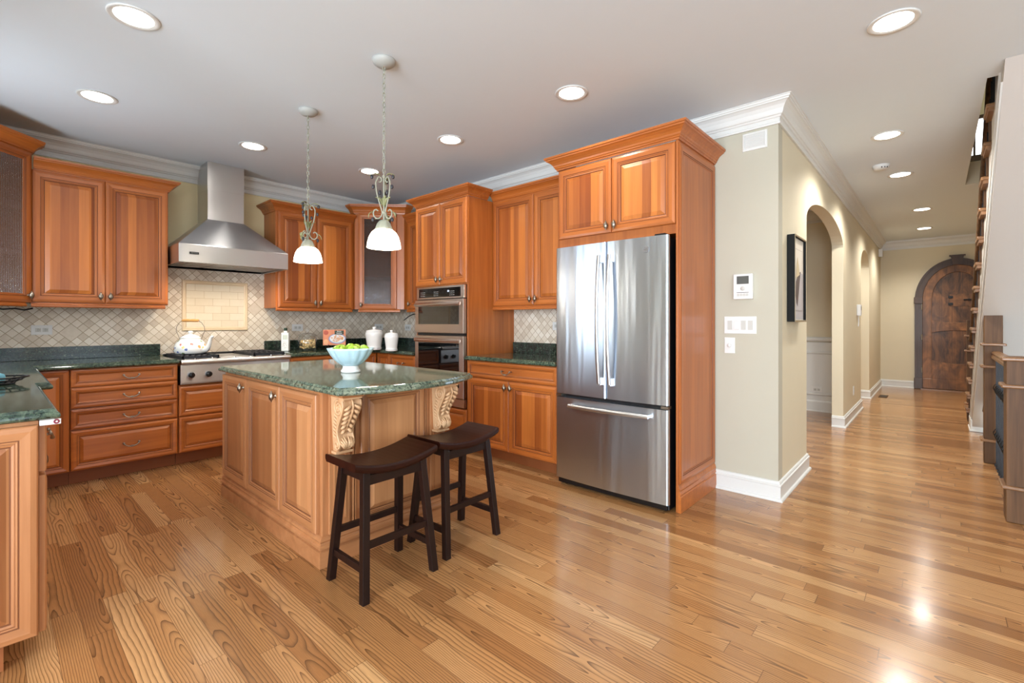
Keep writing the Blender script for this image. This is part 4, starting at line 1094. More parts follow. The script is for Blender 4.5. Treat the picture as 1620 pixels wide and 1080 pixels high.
# ------------------------------------------------------------------ pendants
def pendant():
    t = thing('pendant_lamp', '', 'lamp', (1.529, 2.382, H-0.0005))
    b = MB(); b.lathe([(0.001, 0.0), (0.066, 0.0), (0.067, -0.006), (0.062, -0.018), (0.048, -0.030), (0.020, -0.038), (0.001, -0.040)][::-1], n=32); b.build('canopy', M['canopy'], t)
    b = MB(); b.tube([(0.010*math.cos(a), 0, -0.048+0.010*math.sin(a)) for a in [2*PI*i/12 for i in range(12)]], 0.0024, 6, closed=True)
    z = -0.066; i = 0
    while z > -0.655:
        pts = []
        for k in range(14):
            a = 2*PI*k/14; u, v = 0.0075*math.cos(a), 0.0165*math.sin(a)
            pts.append((u, 0, z+v) if i % 2 else (0, u, z+v))
        b.tube(pts, 0.0024, 6, closed=True); z -= 0.0275; i += 1
    b.build('chain', M['verdi'], t)
    b = MB(); b.tube([(0.004*math.cos(i*0.9), 0.004*math.sin(i*0.9), -0.04-0.63*i/40) for i in range(41)], 0.0014, 5); b.build('cord', M['canopy'], t)
    z0 = -0.676
    b = MB(); b.tube([(0, 0, z0+0.012), (0, 0, -0.955)], 0.0055, 10); b.ball((0, 0, z0), 0.011); b.lathe([(0.006, -0.875), (0.014, -0.880), (0.014, -0.890), (0.006, -0.895)], n=14); b.build('stem', M['verdi'], t)
    for k in range(3):
        a = k*2*PI/3+0.75; ca, sa = math.cos(a), math.sin(a)
        P = lambda r, z: (r*ca, r*sa, z)
        b = MB(); pts = []
        for i in range(10):      # inner curl at the top
            q_ = PI*1.6-PI*1.25*i/9; rr = 0.010+0.006*i/9; pts.append(P(0.026+rr*math.cos(q_), z0-0.022+rr*math.sin(q_)*1.1))
        for r, z in ((0.047, -0.712), (0.046, -0.745), (0.038, -0.790), (0.026, -0.830), (0.014, -0.866), (0.009, -0.884)): pts.append(P(r, z))
        for r, z in ((0.014, -0.905), (0.028, -0.920), (0.044, -0.922), (0.058, -0.910), (0.062, -0.892), (0.056, -0.876), (0.044, -0.870), (0.034, -0.878)): pts.append(P(r, z))
        b.tube(pts, 0.0042, 7); arm = b.build('scroll_arm', M['verdi'], t)
        b = MB()
        def leaf(p, q_, wd):
            p, q_ = Vector(p), Vector(q_); d = q_-p; side = d.cross(Vector((0, 0, 1))); side = side.normalized() if side.length > 1e-4 else Vector((-sa, ca, 0))
            up = side.cross(d).normalized(); L = []
            for i in range(7):
                u = i/6; ww = 1.5*wd*math.sin(PI*min(0.999, 0.06+u*0.93)); c = p+d*u+up*0.010*math.sin(PI*u)
                L.append([c+side*ww+up*0.002, c+up*0.0035, c-side*ww+up*0.002, c-up*0.0015])
            b.loft(L, 0, True)
        leaf(P(0.02, z0+0.004), P(0.082, z0-0.006), 0.009); leaf(P(0.060, -0.884), P(0.088, -0.922), 0.009); leaf(P(0.014, -0.840), P(0.050, -0.800), 0.011); leaf((0.012*-sa, 0.012*ca, -0.85), (0.03*-sa, 0.03*ca, -0.79), 0.013)
        b.build('leaf', M['verdl'], arm)
        for r, z, s in ((0.070, z0-0.010, 0.5), (0.062, -0.742, 1.0), (0.064, -0.930, 0.6), (0.024, -0.770, 1.0)):
            b = MB(); b.ball(P(r, z), 0.0115, 0, 8, (0.8, 0.8, 1.25)); b.tube([P(r*0.70, z+0.012), P(r, z+0.006)], 0.0018, 5)
            b.build('flower_bud', M['bud'], arm)
    b = MB(); b.lathe([(0.010, -0.925), (0.022, -0.930), (0.034, -0.945), (0.042, -0.965), (0.050, -0.988), (0.046, -0.990), (0.010, -0.95)], n=24, flute=lambda a, z: 1+0.10*math.cos(7*a)); b.build('socket_cup', M['verdi'], t)
    b = MB(); pr = [(0.030, -0.976), (0.052, -0.984), (0.070, -1.000), (0.084, -1.025), (0.093, -1.060), (0.0965, -1.088), (0.094, -1.088), (0.090, -1.060), (0.081, -1.027), (0.067, -1.003), (0.050, -0.988), (0.030, -0.980)]
    b.lathe(pr[::-1], n=36, cap=False); b.build('glass_shade', M['shade'], t, label='glowing frosted glass shade')
    light('pendant_bulb', 'POINT', (0, 0, -1.07), 9, WARM, parent=t, shadow_soft_size=0.05)
    return t
p1 = pendant(); p1['label'] = 'pendant lamp with glowing dome shade nearer the refrigerator'; p1['group'] = 'pendant lamps over the island'
p2 = copy_thing(p1, (1.527, 3.352, H-0.0005), 0.9, 'pendant lamp with glowing dome shade nearer the range hood')

# ------------------------------------------------------------------ recessed ceiling lights
first = None
CANS = [(0.478, 2.968, 'recessed ceiling light at the upper left, nearest the camera'), (0.482, 4.202, 'recessed ceiling light in front of the two-door cabinet left of the hood'),
        (1.517, 4.385, 'recessed ceiling light just in front of the hood chimney'), (2.562, 4.247, 'recessed ceiling light near the back corner, beside the pendant chain'),
        (2.568, 3.012, 'recessed ceiling light in front of the tall oven cabinet'), (2.581, 1.800, 'recessed ceiling light in front of the refrigerator cabinet'),
        (3.057, 0.166, 'large recessed ceiling light where kitchen meets the hall'), (4.889, 0.303, 'recessed ceiling light above the hall just past the corner'),
        (6.281, 0.283, 'recessed ceiling light beside the smoke detector'), (8.416, 0.155, 'second-farthest recessed ceiling light down the hall'), (10.146, 0.160, 'farthest recessed ceiling light, before the arched door')]
FILL_SPOTS = [(-1.5, 1.0), (1.5, 0.2), (1.5, -2.2), (-1.5, -2.0), (0.48, 1.75), (5.6, 2.2), (8.9, 1.5)]  # added spots out of view, without fixtures, to fill the rooms with light
for i, (x, y, lb) in enumerate(CANS):
    if first is None:
        t = thing('recessed_light', lb, 'ceiling light', (x, y, H), 0, 'recessed ceiling lights')
        b = MB(); b.lathe([(0.082, -0.0008), (0.108, -0.0008), (0.108, -0.004), (0.104, -0.007), (0.092, -0.006), (0.082, -0.003)], n=36, cap=False); b.build('trim_ring', M['white'], t)
        b = MB(); b.lathe([(0.081, -0.0010), (0.081, -0.0030)], n=32); b.build('lens', M['lens'], t)
        light('can_or_fill_light', 'SPOT', (0, 0, -0.012), 30, CAN, (0, 0, 0), t, spot_size=2.35, spot_blend=0.7, shadow_soft_size=0.075)
        first = t; HALL = bpy.data.lights.new('hall_can_light', 'SPOT'); HALL.energy = 120; HALL.color = CAN; HALL.spot_size = 2.5; HALL.spot_blend = 0.6; HALL.shadow_soft_size = 0.075
    else:
        c = copy_thing(first, (x, y, H), 0, lb)
        if x > 4:
            for ch in c.children:
                if ch.type == 'LIGHT': ch.data = HALL
for x, y in FILL_SPOTS: light('can_or_fill_light', 'SPOT', (x, y, H-0.012), 14 if x < 4 else 110, CAN, (0, 0, 0), None, spot_size=2.35, spot_blend=0.7, shadow_soft_size=0.075)
t = thing('smoke_detector', 'round white smoke detector on the hall ceiling', 'smoke detector', (5.79, 0.405, H-0.0005))
b = MB(); b.lathe([(0.068, 0), (0.068, -0.014), (0.062, -0.030), (0.045, -0.042), (0.001, -0.044)][::-1], n=32); b.build('housing', M['white'], t)
b = MB()
for a in (3.3, 3.7, 4.1): b.box(0.060*math.cos(a)-0.010, 0.060*math.cos(a)+0.010, 0.060*math.sin(a)-0.004, 0.060*math.sin(a)+0.004, -0.036, -0.027)
b.build('sensor_slot', M['black'], t)
# ------------------------------------------------------------------ things on the worktops
VIEW = TH-PI/2                 # rotation that makes local x run to the right of the picture
def flower_mat():
    t = NT('enamel_flowers'); o = t.obj()
    v = t.n('ShaderNodeTexVoronoi'); t.lk(o, v.inputs['Vector']); v.inputs['Scale'].default_value = 26
    d = t.m('ADD', v.outputs['Distance'], t.m('MULTIPLY', t.m('SUBTRACT', t.noise(o, 90, 2), 0.5), 0.35))
    hue = t.sep(v.outputs['Color'])
    c = t.ramp(hue[0], [(0.0, lin(112, 132, 190)), (0.25, lin(140, 164, 112)), (0.45, lin(236, 196, 96)), (0.65, lin(216, 140, 130)), (0.85, lin(220, 164, 104))], 'CONSTANT')
    mask = t.m('MULTIPLY', t.m('LESS_THAN', d, 0.36), t.m('GREATER_THAN', hue[1], 0.30))
    return t.set(t.mix(mask, lin(244, 244, 240), c), 0.12)
EN = plain('white_enamel', (244, 244, 240), 0.12, vary=0.01)
FL = flower_mat()
t = thing('tea_kettle', 'white enamel tea kettle with painted flowers on the left burner grate', 'kettle', (1.240, 5.130, 0.9335), VIEW)
b = MB(); b.lathe([(0.105, 0.0), (0.122, 0.004), (0.132, 0.022), (0.130, 0.055), (0.118, 0.090), (0.098, 0.118), (0.078, 0.136), (0.072, 0.140)], n=40); b.build('pot', FL, t)
b = MB(); b.lathe([(0.082, 0.1405), (0.082, 0.146), (0.066, 0.160), (0.040, 0.172), (0.016, 0.178), (0.014, 0.186), (0.022, 0.196), (0.018, 0.208), (0.001, 0.212)], n=32); b.build('lid', EN, t)
b = MB(); b.tube([(0.118, 0, 0.030), (0.150, 0, 0.040), (0.168, 0, 0.070), (0.178, 0, 0.110), (0.186, 0, 0.142), (0.198, 0, 0.158), (0.210, 0, 0.152)], [0.026, 0.024, 0.020, 0.016, 0.013, 0.012, 0.012], 14); b.build('spout', EN, t)
b = MB(); b.tube([(-0.100, 0, 0.128), (-0.112, 0, 0.165), (-0.132, 0, 0.205), (-0.128, 0, 0.248), (-0.100, 0, 0.288), (-0.070, 0, 0.304), (0.070, 0, 0.304), (0.100, 0, 0.288), (0.128, 0, 0.248), (0.132, 0, 0.205), (0.112, 0, 0.165), (0.100, 0, 0.128)], 0.0028, 6)
hd = b.build('bail_handle', M['pewter'], t)
b = MB(); b.tube([(-0.076, 0, 0.304), (-0.066, 0, 0.305), (-0.02, 0, 0.306), (0.0, 0, 0.305), (0.02, 0, 0.306), (0.066, 0, 0.305), (0.076, 0, 0.304)], [0.010, 0.013, 0.014, 0.012, 0.014, 0.013, 0.010], 12); b.build('wooden_grip', plain('grip_wood', (222, 164, 92), 0.4, vary=0.12), hd)

def speck():
    t = NT('printed_bottle'); o = t.obj(); P = t.sep(o)
    v = t.n('ShaderNodeTexVoronoi'); t.lk(o, v.inputs['Vector']); v.inputs['Scale'].default_value = 120
    blob = t.m('LESS_THAN', t.m('ADD', t.m('POWER', t.m('DIVIDE', P[0], 0.026), 2.0), t.m('POWER', t.m('DIVIDE', t.m('SUBTRACT', P[2], 0.065), 0.045), 2.0)), 1.0)
    m_ = t.m('MULTIPLY', t.m('LESS_THAN', v.outputs['Distance'], 0.30), blob)
    return t.set(t.mix(m_, lin(232, 234, 230), t.mix(t.sep(v.outputs['Color'])[0], lin(94, 66, 60), lin(190, 150, 110))), 0.3)
t = thing('oil_bottle', 'square white bottle with dark green cap right of the rangetop', 'bottle', (2.115, 5.175, 0.9148), VIEW+0.25)
b = MB(); b.box(-0.037, 0.037, -0.037, 0.037, 0, 0.196); b.build('bottle_body', speck(), t, bevel=0.006)
b = MB(); b.lathe([(0.022, 0.196), (0.017, 0.204), (0.0155, 0.222)], n=20); b.build('neck', EN, t)
b = MB(); b.lathe([(0.0175, 0.2165), (0.0175, 0.245), (0.016, 0.247)], n=20); b.build('cap', plain('green_cap', (24, 52, 34), 0.4), t)
bm_ = MB()
for i in range(3): bm_.box(-0.018+i*0.016, -0.008+i*0.016, -0.0385, -0.0375, 0.125, 0.172)
bm_.build('label_print', plain('pale_print', (186, 196, 172), 0.5), t)

t = thing('glass_jar', 'round glass jar with knobbed lid, full of pasta', 'jar', (2.345, 5.165, 0.9148))
b = MB(); b.lathe([(0.001, 0.0005), (0.090, 0.0005), (0.097, 0.008), (0.097, 0.135), (0.086, 0.150), (0.086, 0.160), (0.082, 0.160), (0.082, 0.149), (0.0935, 0.134), (0.0935, 0.010), (0.088, 0.0045), (0.001, 0.0045)], n=40, cap=False); b.build('jar_wall', M['glass'], t)
b = MB(); b.lathe([(0.001, 0.161), (0.097, 0.161), (0.099, 0.166), (0.090, 0.174), (0.050, 0.186), (0.018, 0.192), (0.014, 0.202), (0.022, 0.218), (0.018, 0.234), (0.001, 0.238)], n=36); b.build('lid', M['glass'], t)
b = MB(); random.seed(3)
for i in range(95):
    a = random.random()*2*PI; r = 0.076*math.sqrt(random.random()); z = 0.018+0.085*random.random(); th_ = random.random()*PI; ph = (random.random()-0.5)*1.2
    d = Vector((math.cos(th_)*math.cos(ph), math.sin(th_)*math.cos(ph), math.sin(ph)))*0.016; up = Vector((0, 0, 0.006)); c = Vector((r*math.cos(a), r*math.sin(a), z)); 
    if (c.xy.length+0.016) > 0.088: c.xy = c.xy*(0.070/c.xy.length)
    b.tube([c-d, c-d*0.4+up, c+d*0.4+up, c+d], [0.005, 0.0095, 0.0095, 0.005], 7)
b.build('pasta', plain('pasta', (232, 200, 140), 0.5, vary=0.12), t, stuff=True)

t = thing('cookbook', 'pasta cookbook propped upright on a small stand before the backsplash', 'book', (2.60, 5.05, 0.9148), -0.47)
b = MB(); tilt = Matrix.Rotation(-0.18, 4, 'X')
b.xf = tilt; b.box(-0.118, 0.118, -0.012, 0.012, 0.050, 0.222); bk = b.build('pages', plain('page_edges', (236, 230, 216), 0.6), t)
cv = MB(); cv.xf = tilt; cv.box(-0.120, 0.120, -0.0150, -0.0122, 0.048, 0.224); cover = cv.build('cover', plain('cover_orange', (216, 132, 92), 0.35, vary=0.3), bk)
def disc(cx, cz, rx, rz_, y, name, mat, par, th_=0.0004):
    d = MB(); d.xf = tilt; d.loft([[(cx+rx*math.cos(2*PI*i/32), yy, cz+rz_*math.sin(2*PI*i/32)) for i in range(32)] for yy in (y, y-th_)]); return d.build(name, mat, par)
disc(0.030, 0.120, 0.092, 0.058, -0.0152, 'plate_picture', plain('plate_blue', (132, 148, 184), 0.4, vary=0.2), cover)
disc(0.030, 0.122, 0.080, 0.049, -0.0157, 'plate_white', plain('plate_white', (226, 224, 222), 0.4), cover)
disc(-0.088, 0.190, 0.026, 0.026, -0.0152, 'peach_picture', plain('peach_red', (176, 74, 48), 0.4, vary=0.3), cover)
disc(-0.090, 0.085, 0.026, 0.030, -0.0152, 'peach_picture', plain('peach_pale', (232, 168, 120), 0.4, vary=0.3), cover)
d = MB(); d.xf = tilt; random.seed(5)
for i in range(46):
    a = random.random()*6.28; r = random.random()**0.5; x, z = 0.030+0.062*r*math.cos(a), 0.124+0.036*r*math.sin(a); an = random.random()*3.14
    d.tube([(x-0.011*math.cos(an), -0.0164, z-0.007*math.sin(an)), (x, -0.0168, z), (x+0.011*math.cos(an), -0.0164, z+0.007*math.sin(an))], 0.0034, 5)
d.build('penne_picture', plain('penne', (224, 164, 112), 0.5, vary=0.25), cover)
d = MB(); d.xf = tilt; d.box(0.002, 0.100, -0.0190, -0.0172, 0.168, 0.214); tl = d.build('title_block', plain('title_green', (44, 58, 40), 0.4), cover)
for s, z in (('Pasta', 0.202), ('Sauces', 0.183)):
    p_ = tilt @ Vector((0.051, -0.0192, z)); text_mesh(s, 0.022, 'title_lettering', EN, tl, p_, (PI/2-0.18, 0, 0), 0.0002)
b = MB()
for x in (-0.06, 0.06):
    b.tube([(x, -0.030, 0.060), (x, -0.030, 0.044), (x, 0.0, 0.040), (x, 0.03, 0.12), (x, 0.035, 0.18)], 0.004, 7); b.tube([(x, -0.012, 0.042), (x*1.2, -0.05, 0.0045)], 0.004, 7); b.tube([(x, 0.034, 0.17), (x*1.2, 0.09, 0.0045)], 0.004, 7)
b.build('stand', M['iron'], t)

def canister(label, loc, r, h):
    t = thing('ceramic_canister', label, 'canister', loc, 0, 'white ceramic canisters by the back corner')
    f = h/0.24
    b = MB(); b.lathe([(r*0.80, 0), (r*0.86, 0.004), (r*0.86, 0.020*f), (r*0.82, 0.026*f), (r*0.80, 0.034*f), (r*0.83, 0.060*f), (r*0.92, 0.120*f), (r*0.98, 0.160*f), (r, 0.180*f), (r*0.97, 0.196*f), (r*0.92, 0.202*f), (r*0.90, 0.206*f)], n=40); b.build('jar_body', EN, t)
    b = MB(); b.lathe([(r*0.95, 0.2065*f), (r*0.96, 0.210*f), (r*0.80, 0.222*f), (r*0.45, 0.230*f), (r*0.16, 0.233*f), (r*0.14, 0.240*f), (r*0.21, 0.248*f), (r*0.18, 0.258*f), (0.001, 0.261*f)], n=36); b.build('lid', EN, t)
    b = MB(); b.lathe([(r*0.862, 0.0190*f), (r*0.868, 0.0205*f), (r*0.862, 0.0220*f)], n=40, cap=False); b.build('grey_band', plain('grey_band', (120, 122, 126), 0.4), t)
canister('larger white ceramic canister with knobbed lid near the back corner', (2.885, 4.690, 0.9148), 0.096, 0.236)
canister('smaller white ceramic canister with knobbed lid, closer to the ovens', (2.885, 4.350, 0.9148), 0.074, 0.205)

def dotted():
    t = NT('dotted_glaze'); v = t.n('ShaderNodeTexVoronoi'); t.lk(t.obj(), v.inputs['Vector']); v.inputs['Scale'].default_value = 42
    m_ = t.m('LESS_THAN', v.outputs['Distance'], 0.085)
    return t.set(t.mix(m_, lin(188, 216, 226), lin(246, 248, 248)), 0.12)
DG = dotted()
bx, by, bz = 1.497, 2.700, 0.9148
t = thing('fruit_bowl', 'pale blue fluted footed bowl on the island', 'bowl', (bx, by, bz), 0.2)
b = MB(); fl = lambda a, z: 1+0.055*abs(math.sin(7*a))*min(1, max(0, (z-0.045)/0.02))
b.lathe([(0.001, 0.052), (0.040, 0.052), (0.060, 0.062), (0.088, 0.088), (0.110, 0.122), (0.126, 0.150), (0.133, 0.150), (0.128, 0.136), (0.113, 0.108), (0.092, 0.078), (0.070, 0.056), (0.053, 0.044), (0.048, 0.042), (0.001, 0.042)][::-1], n=84, flute=fl, cap=False); b.build('basin', DG, t)
b = MB(); b.lathe([(0.054, 0.0), (0.058, 0.003), (0.058, 0.012), (0.050, 0.022), (0.047, 0.034), (0.050, 0.0415)], n=48); b.build('foot', EN, t)
AP = NT('green_apple'); n_ = AP.noise(AP.obj(), 22, 3)
AP = AP.set(AP.ramp(n_, [(0.3, lin(104, 146, 30)), (0.7, lin(150, 182, 58))]), 0.22)
stem = plain('apple_stem', (70, 50, 28), 0.7)
apple0 = None
random.seed(11)
APP = [(0.079*math.cos(-1.9+i*2*PI/5), 0.079*math.sin(-1.9+i*2*PI/5), '') for i in range(5)] + [(0.0, 0.0, '')]
LB = ['green apple at the front of the bowl, nearest the camera', 'green apple at the bowl side facing the refrigerator',
      'green apple at the back of the bowl towards the ovens', 'green apple at the back of the bowl towards the hood', 'green apple at the bowl side facing the sink wall', 'green apple in the centre of the heap']
for i, (x, y, _) in enumerate(APP):
    z = 0.9148+0.130 if i < 5 else 0.9148+0.138
    if apple0 is None:
        a = thing('green_apple', LB[i], 'apple', (bx+x, by+y, z), 0, 'green apples in the footed bowl')
        b = MB(); b.lathe([(0.001, -0.030), (0.008, -0.033), (0.020, -0.031), (0.032, -0.018), (0.0385, 0.002), (0.037, 0.018), (0.028, 0.030), (0.015, 0.033), (0.006, 0.029), (0.001, 0.023)], n=24, flute=lambda q, zz: 1+0.02*math.cos(5*q)); b.build('flesh', AP, a)
        b = MB(); b.tube([(0, 0, 0.022), (0.002, 0, 0.034), (0.006, 0.002, 0.042)], [0.0016, 0.0014, 0.002], 6); b.build('stem', stem, a)
        apple0 = a
    else: a = copy_thing(apple0, (bx+x, by+y, z), 0, LB[i])
    a.rotation_euler = ((0.9, -1.1, 1.0, 0.5, 0.35, 0.8, -0.6)[i], (-0.7, 0.4, 0.9, -0.6, 0.3, 0.5, 0.2)[i], i*1.3)

t = thing('dish_tray', 'black wire tray with an added block for window-lit granite beside the sink', 'tray', (-0.01, 3.46, 0.9148), 0.15)
b = MB()
for k in range(3):
    r = 0.075+0.02*k; b.tube([(r*1.25*math.cos(2*PI*i/30), r*0.8*math.sin(2*PI*i/30), 0.006+0.014*k) for i in range(30)], 0.004, 6, closed=True)
for i in range(18):
    a = 2*PI*i/18; b.tube([(0.072*1.25*math.cos(a), 0.072*0.8*math.sin(a), 0.006), (0.115*1.25*math.cos(a), 0.115*0.8*math.sin(a), 0.036)], 0.003, 5)
b.box(-0.085, 0.085, -0.055, 0.055, 0.003, 0.008); b.build('wire_basket', M['iron'], t)
b = MB(); b.box(-0.075, 0.055, -0.045, 0.045, 0.009, 0.055); b.build('lit_edge_block', plain('teal_window_light', (104, 162, 178), 0.7, vary=0.15), t, bevel=0.012)  # added block, teal colour stands in for window light on a granite edge
t = thing('door_tag', 'small white tag with a maroon ring under the worktop end', 'tag', (0.152, 2.372, 0.8758))
b = MB(); b.box(-0.036, 0.020, -0.003, 0.0, -0.020, -0.0005); pl_ = b.build('plate', M['plastic'], t, bevel=0.0012)
b = MB(); b.xf = Matrix.Translation((0.008, -0.0032, -0.010)) @ Matrix.Rotation(PI/2, 4, 'X'); b.lathe([(0.0085, 0), (0.0085, 0.0008), (0.0035, 0.0008), (0.0035, 0.0)], n=20, cap=False); b.build('ring', plain('maroon', (128, 30, 52), 0.4), pl_)

# ------------------------------------------------------------------ wall fittings
def plate(name, label, cat, loc, rz, wd, ht, th_=0.006, group=None):
    t = thing(name, label, cat, loc, rz, group)
    b = MB(); b.box(-wd/2, wd/2, -th_, -0.0005, -ht/2, ht/2); b.build('face_plate', M['plastic'], t, bevel=0.002)
    return t
def outlet(label, loc, rz, wd=0.124, ht=0.078):
    t = plate('wall_outlet', label, 'outlet', loc, rz, wd, ht, group='white wall outlets')
    for s in (-1, 1):
        b = MB(); b.box(s*0.021-0.017, s*0.021+0.017, -0.0082, -0.0062, -0.016, 0.016); r = b.build('receptacle', M['plasticg'], t, bevel=0.001)
        b = MB()
        for z in (-0.006, 0.006): b.box(s*0.021-0.006, s*0.021+0.004, -0.0088, -0.0083, z-0.0012, z+0.0012)
        b.box(s*0.021+0.007, s*0.021+0.011, -0.0088, -0.0083, -0.002, 0.002); b.build('slots', M['black'], r)
yb = YW-0.0095; xb = XW-0.0095
outlet('white outlet on the backsplash under the two-door cabinet left of the hood', (0.279, yb, 1.160), 0)
outlet('white outlet on the backsplash above the pasta jar', (2.346, yb, 1.161), 0)
outlet('white outlet on the backsplash behind the larger canister', (3.401, yb, 1.160), 0)
outlet('white outlet on the splash right beside the ovens', (xb, 5.070, 1.153), -PI/2)
outlet('white outlet on the splash half hidden by the refrigerator', (xb, 2.672, 1.186), -PI/2)
outlet('white outlet on the panelled dining wall seen through the arch', (7.5845, 1.225, 0.300), -PI/2)
t = plate('wall_outlet', 'white outlet low on the pier between the two arches', 'outlet', (7.50, YH, 0.335), 0, 0.072, 0.116)
b = MB(); b.box(-0.017, 0.017, -0.009, -0.0065, -0.034, 0.034); b.build('receptacle', M['plasticg'], t)
# register grille
t = thing('vent_grille', 'white square louvred grille high on the pale wall', 'vent', (XW, 0.957, 2.504), -PI/2)
b = MB(); w2, h2 = 0.081, 0.064; P_ = [(0, -0.0005), (0.002, 0.008), (0.014, 0.010), (0.016, 0.004), (0.018, 0.004)]
b.loft([[(-w2+d, -y, -h2+d), (w2-d, -y, -h2+d), (w2-d, -y, h2-d), (-w2+d, -y, h2-d)] for d, y in P_], cap0=False, cap1=True); b.build('frame', M['white'], t)
b = MB()
for i in range(9):
    z = -0.044+i*0.0108; b.add([(-0.062, -0.0046, z), (0.062, -0.0046, z), (0.062, -0.0105, z+0.007), (-0.062, -0.0105, z+0.007), (-0.062, -0.0046, z+0.0016), (0.062, -0.0046, z+0.0016), (0.062, -0.0105, z+0.0086), (-0.062, -0.0105, z+0.0086)], [(0, 1, 2, 3), (7, 6, 5, 4), (0, 4, 5, 1), (3, 2, 6, 7)])
b.build('louvres', M['white'], t)
# intercom
t = thing('video_intercom', 'white video intercom panel with small grey screen on the pale wall', 'intercom', (XW, 1.029, 1.478), -PI/2)
b = MB(); b.box(-0.064, 0.064, -0.030, -0.0005, -0.090, 0.090); h_ = b.build('housing', M['plastic'], t, bevel=0.004)
b = MB(); b.box(-0.040, 0.040, -0.0315, -0.0302, 0.018, 0.074); b.build('screen', plain('grey_screen', (78, 80, 78), 0.2), h_)
b = MB(); b.box(-0.040, 0.040, -0.0312, -0.0302, -0.044, -0.041); b.build('slot', M['black'], h_)
for i in range(4):
    b = MB(); b.box(-0.038+i*0.020, -0.022+i*0.020, -0.0325, -0.0302, -0.068, -0.050); b.build('button', M['plasticg'], h_, bevel=0.001)
b = MB(); b.xf = Matrix.Translation((0, -0.0302, -0.014)) @ Matrix.Rotation(PI/2, 4, 'X'); b.lathe([(0.016, 0), (0.015, 0.0015), (0.001, 0.0008)], n=24); b.build('speaker', M['plasticg'], h_)
t = plate('switch_plate', 'wide white plate of four rocker switches on the pale wall', 'light switch', (XW, 1.054, 1.203), -PI/2, 0.216, 0.124)
for i in range(4):
    b = MB(); x = -0.069+i*0.046; b.loft([[(x-0.016, -0.0062, -0.033), (x+0.016, -0.0062, -0.033), (x+0.016, -0.0062, 0.033), (x-0.016, -0.0062, 0.033)], [(x-0.015, -0.012 if i == 1 else -0.008, -0.031), (x+0.015, -0.012 if i == 1 else -0.008, -0.031), (x+0.015, -0.008 if i == 1 else -0.012, 0.031), (x-0.015, -0.008 if i == 1 else -0.012, 0.031)]]); b.build('rocker', M['plasticg'] if i != 1 else M['plastic'], t)
t = plate('dimmer_switch', 'small white plate with round dimmer knob under the four switches', 'light switch', (XW, 1.125, 1.055), -PI/2, 0.072, 0.116)
b = MB(); b.xf = Matrix.Translation((0, -0.0062, 0)) @ Matrix.Rotation(PI/2, 4, 'X'); b.lathe([(0.0145, 0), (0.013, 0.014), (0.011, 0.016), (0.001, 0.017)], n=24); b.build('dimmer_knob', M['plastic'], t)
# picture on the hall wall
t = thing('framed_picture', 'framed abstract picture in a deep black frame beside the first arch', 'picture', (4.055, YH, 1.542), 0)
pw, ph, pd = 0.198, 0.315, 0.052
b = MB()
for a, c, d, e in ((-pw, -pw+0.012, -ph, ph), (pw-0.012, pw, -ph, ph), (-pw+0.012, pw-0.012, -ph, -ph+0.012), (-pw+0.012, pw-0.012, ph-0.012, ph)): b.box(a, c, -pd, -0.004, d, e)
fr_ = b.build('frame', M['matte'], t)
b = MB(); L = [[(-pw+d, -y, -ph+d), (pw-d, -y, -ph+d), (pw-d, -y, ph-d), (-pw+d, -y, ph-d)] for d, y in ((0.0, pd+0.0005), (0.001, pd+0.002), (0.011, pd+0.002), (0.012, pd+0.0005))]
b.loft(L, cap0=False, cap1=False); b.build('frame_face', plain('champagne', (188, 172, 142), 0.35, 0.6), fr_)
b = MB(); b.box(-pw+0.0125, pw-0.0125, -0.034, -0.006, -ph+0.0125, ph-0.0125); art = b.build('art_board', plain('art_cream', (226, 218, 204), 0.6, vary=0.03), t)
b = MB(); n = 30; pts = [(-pw+0.02, -ph+0.02), (pw-0.02, -ph+0.02)] + [((pw-0.02)-(2*pw-0.04)*i/n, -0.03+0.085*math.sin(PI*(1-i/n)*0.62)) for i in range(n+1)]
b.prism_y(pts, -0.0348, -0.0342); b.build('grey_shape', plain('art_grey', (184, 178, 178), 0.6, vary=0.05), art)
b = MB(); b.prism_y([(-0.060, -0.175), (-0.02, -0.20), (0.045, -0.02), (0.085, 0.065), (0.0, 0.05), (-0.075, -0.02), (-0.085, -0.12)], -0.0358, -0.0350); b.build('dark_brush_stroke', plain('art_brown', (92, 78, 72), 0.7, vary=0.4), art)
b = MB(); b.prism_y([(-0.080, 0.0), (-0.03, 0.02), (0.05, 0.04), (0.02, 0.10), (-0.02, 0.165), (-0.055, 0.12)], -0.0362, -0.0356); b.build('sand_brush_stroke', plain('art_sand', (204, 186, 150), 0.7, vary=0.15), art)
b = MB()
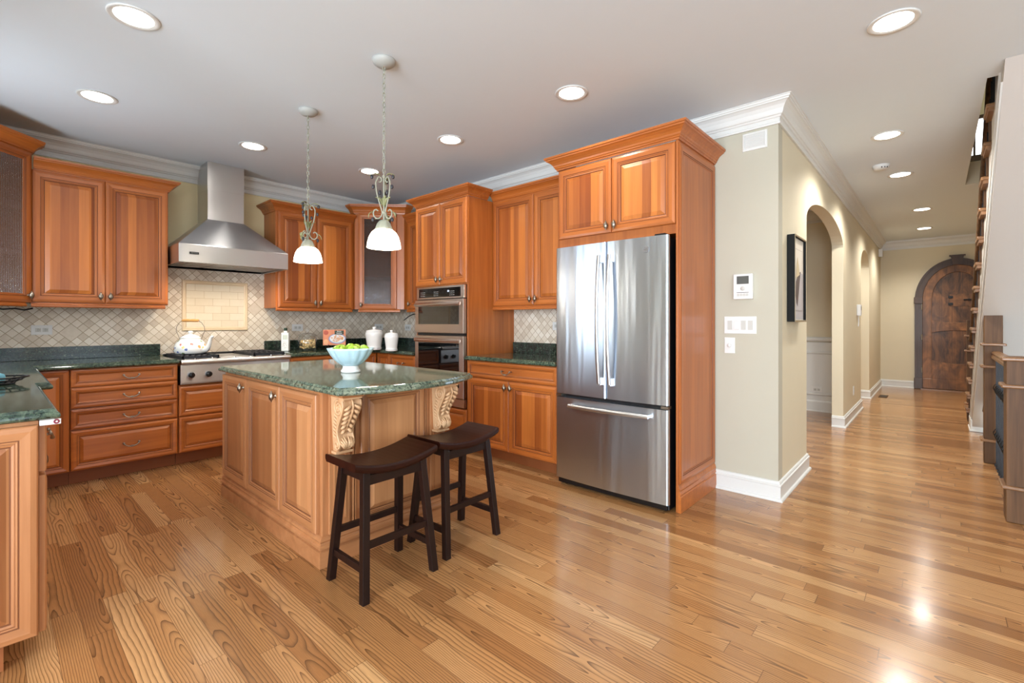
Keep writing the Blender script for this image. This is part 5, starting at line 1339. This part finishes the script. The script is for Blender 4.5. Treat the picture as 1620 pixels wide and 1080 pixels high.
for x0_, x1_, z0_, z1_ in ((-0.13, 0.13, 0.222, 0.224), (-0.13, 0.13, -0.234, -0.230), (-0.132, -0.130, -0.232, 0.222), (0.130, 0.132, -0.232, 0.222)): b.box(x0_, x1_, -0.0366, -0.0362, z0_, z1_)
b.build('mount_line', plain('mount_grey', (150, 140, 132), 0.6), art)
t = thing('wall_phone', 'small white keypad with dangling cord between the arches', 'keypad', (7.90, YH, 1.385), 0)
b = MB(); b.box(-0.05, 0.05, -0.045, -0.0005, -0.075, 0.075); b.build('housing', M['plastic'], t, bevel=0.004)
b = MB(); b.box(-0.03, 0.03, -0.0465, -0.0455, 0.0, 0.05); b.build('screen', plain('keypad_grey', (120, 120, 122), 0.3), t)
b = MB(); b.tube([(0, -0.014, -0.076), (0.004, -0.016, -0.15), (0, -0.012, -0.22)], 0.006, 8); b.build('cord', M['plastic'], t)
t = thing('motion_sensor', 'small white motion sensor high at the far end of the hall wall', 'sensor', (11.05, YH, 2.50), 0)
b = MB(); b.prism([(-0.04, -0.0005), (-0.028, -0.06), (0.028, -0.06), (0.04, -0.0005)], -0.07, 0.07); b.build('housing', M['plastic'], t, bevel=0.006)
t = thing('floor_register', 'brown metal floor register near the far hall corner', 'vent', (9.85, 0.66, 0.0005), 0)
b = MB(); b.box(-0.16, 0.16, -0.055, 0.055, 0, 0.005); b.build('frame', M['oakd'], t)
b = MB()
for i in range(10): b.box(-0.14+i*0.029, -0.122+i*0.029, -0.04, 0.04, 0.0052, 0.0062)
b.build('slots', M['black'], t)
# loose cables under the wall cabinets
b = MB(); b.tube([(-0.02, 4.96, 1.330), (0.06, 5.02, 1.318), (0.12, 5.08, 1.326), (0.17, 5.12, 1.316), (0.215, 5.15, 1.330)], 0.006, 7)
tag(b.build('loose_cable', M['black']), 'black cable sagging under the corner cabinet by the sink', 'cable')
b = MB(); b.tube([(3.40, 4.86, 1.245), (3.41, 4.78, 1.290), (3.42, 4.70, 1.318), (3.42, 4.55, 1.325), (3.42, 4.42, 1.330)], 0.006, 7)
tag(b.build('loose_cable', M['black']), 'black cable dangling under the narrow cabinet by the ovens', 'cable')
bpy.context.view_layer.update()
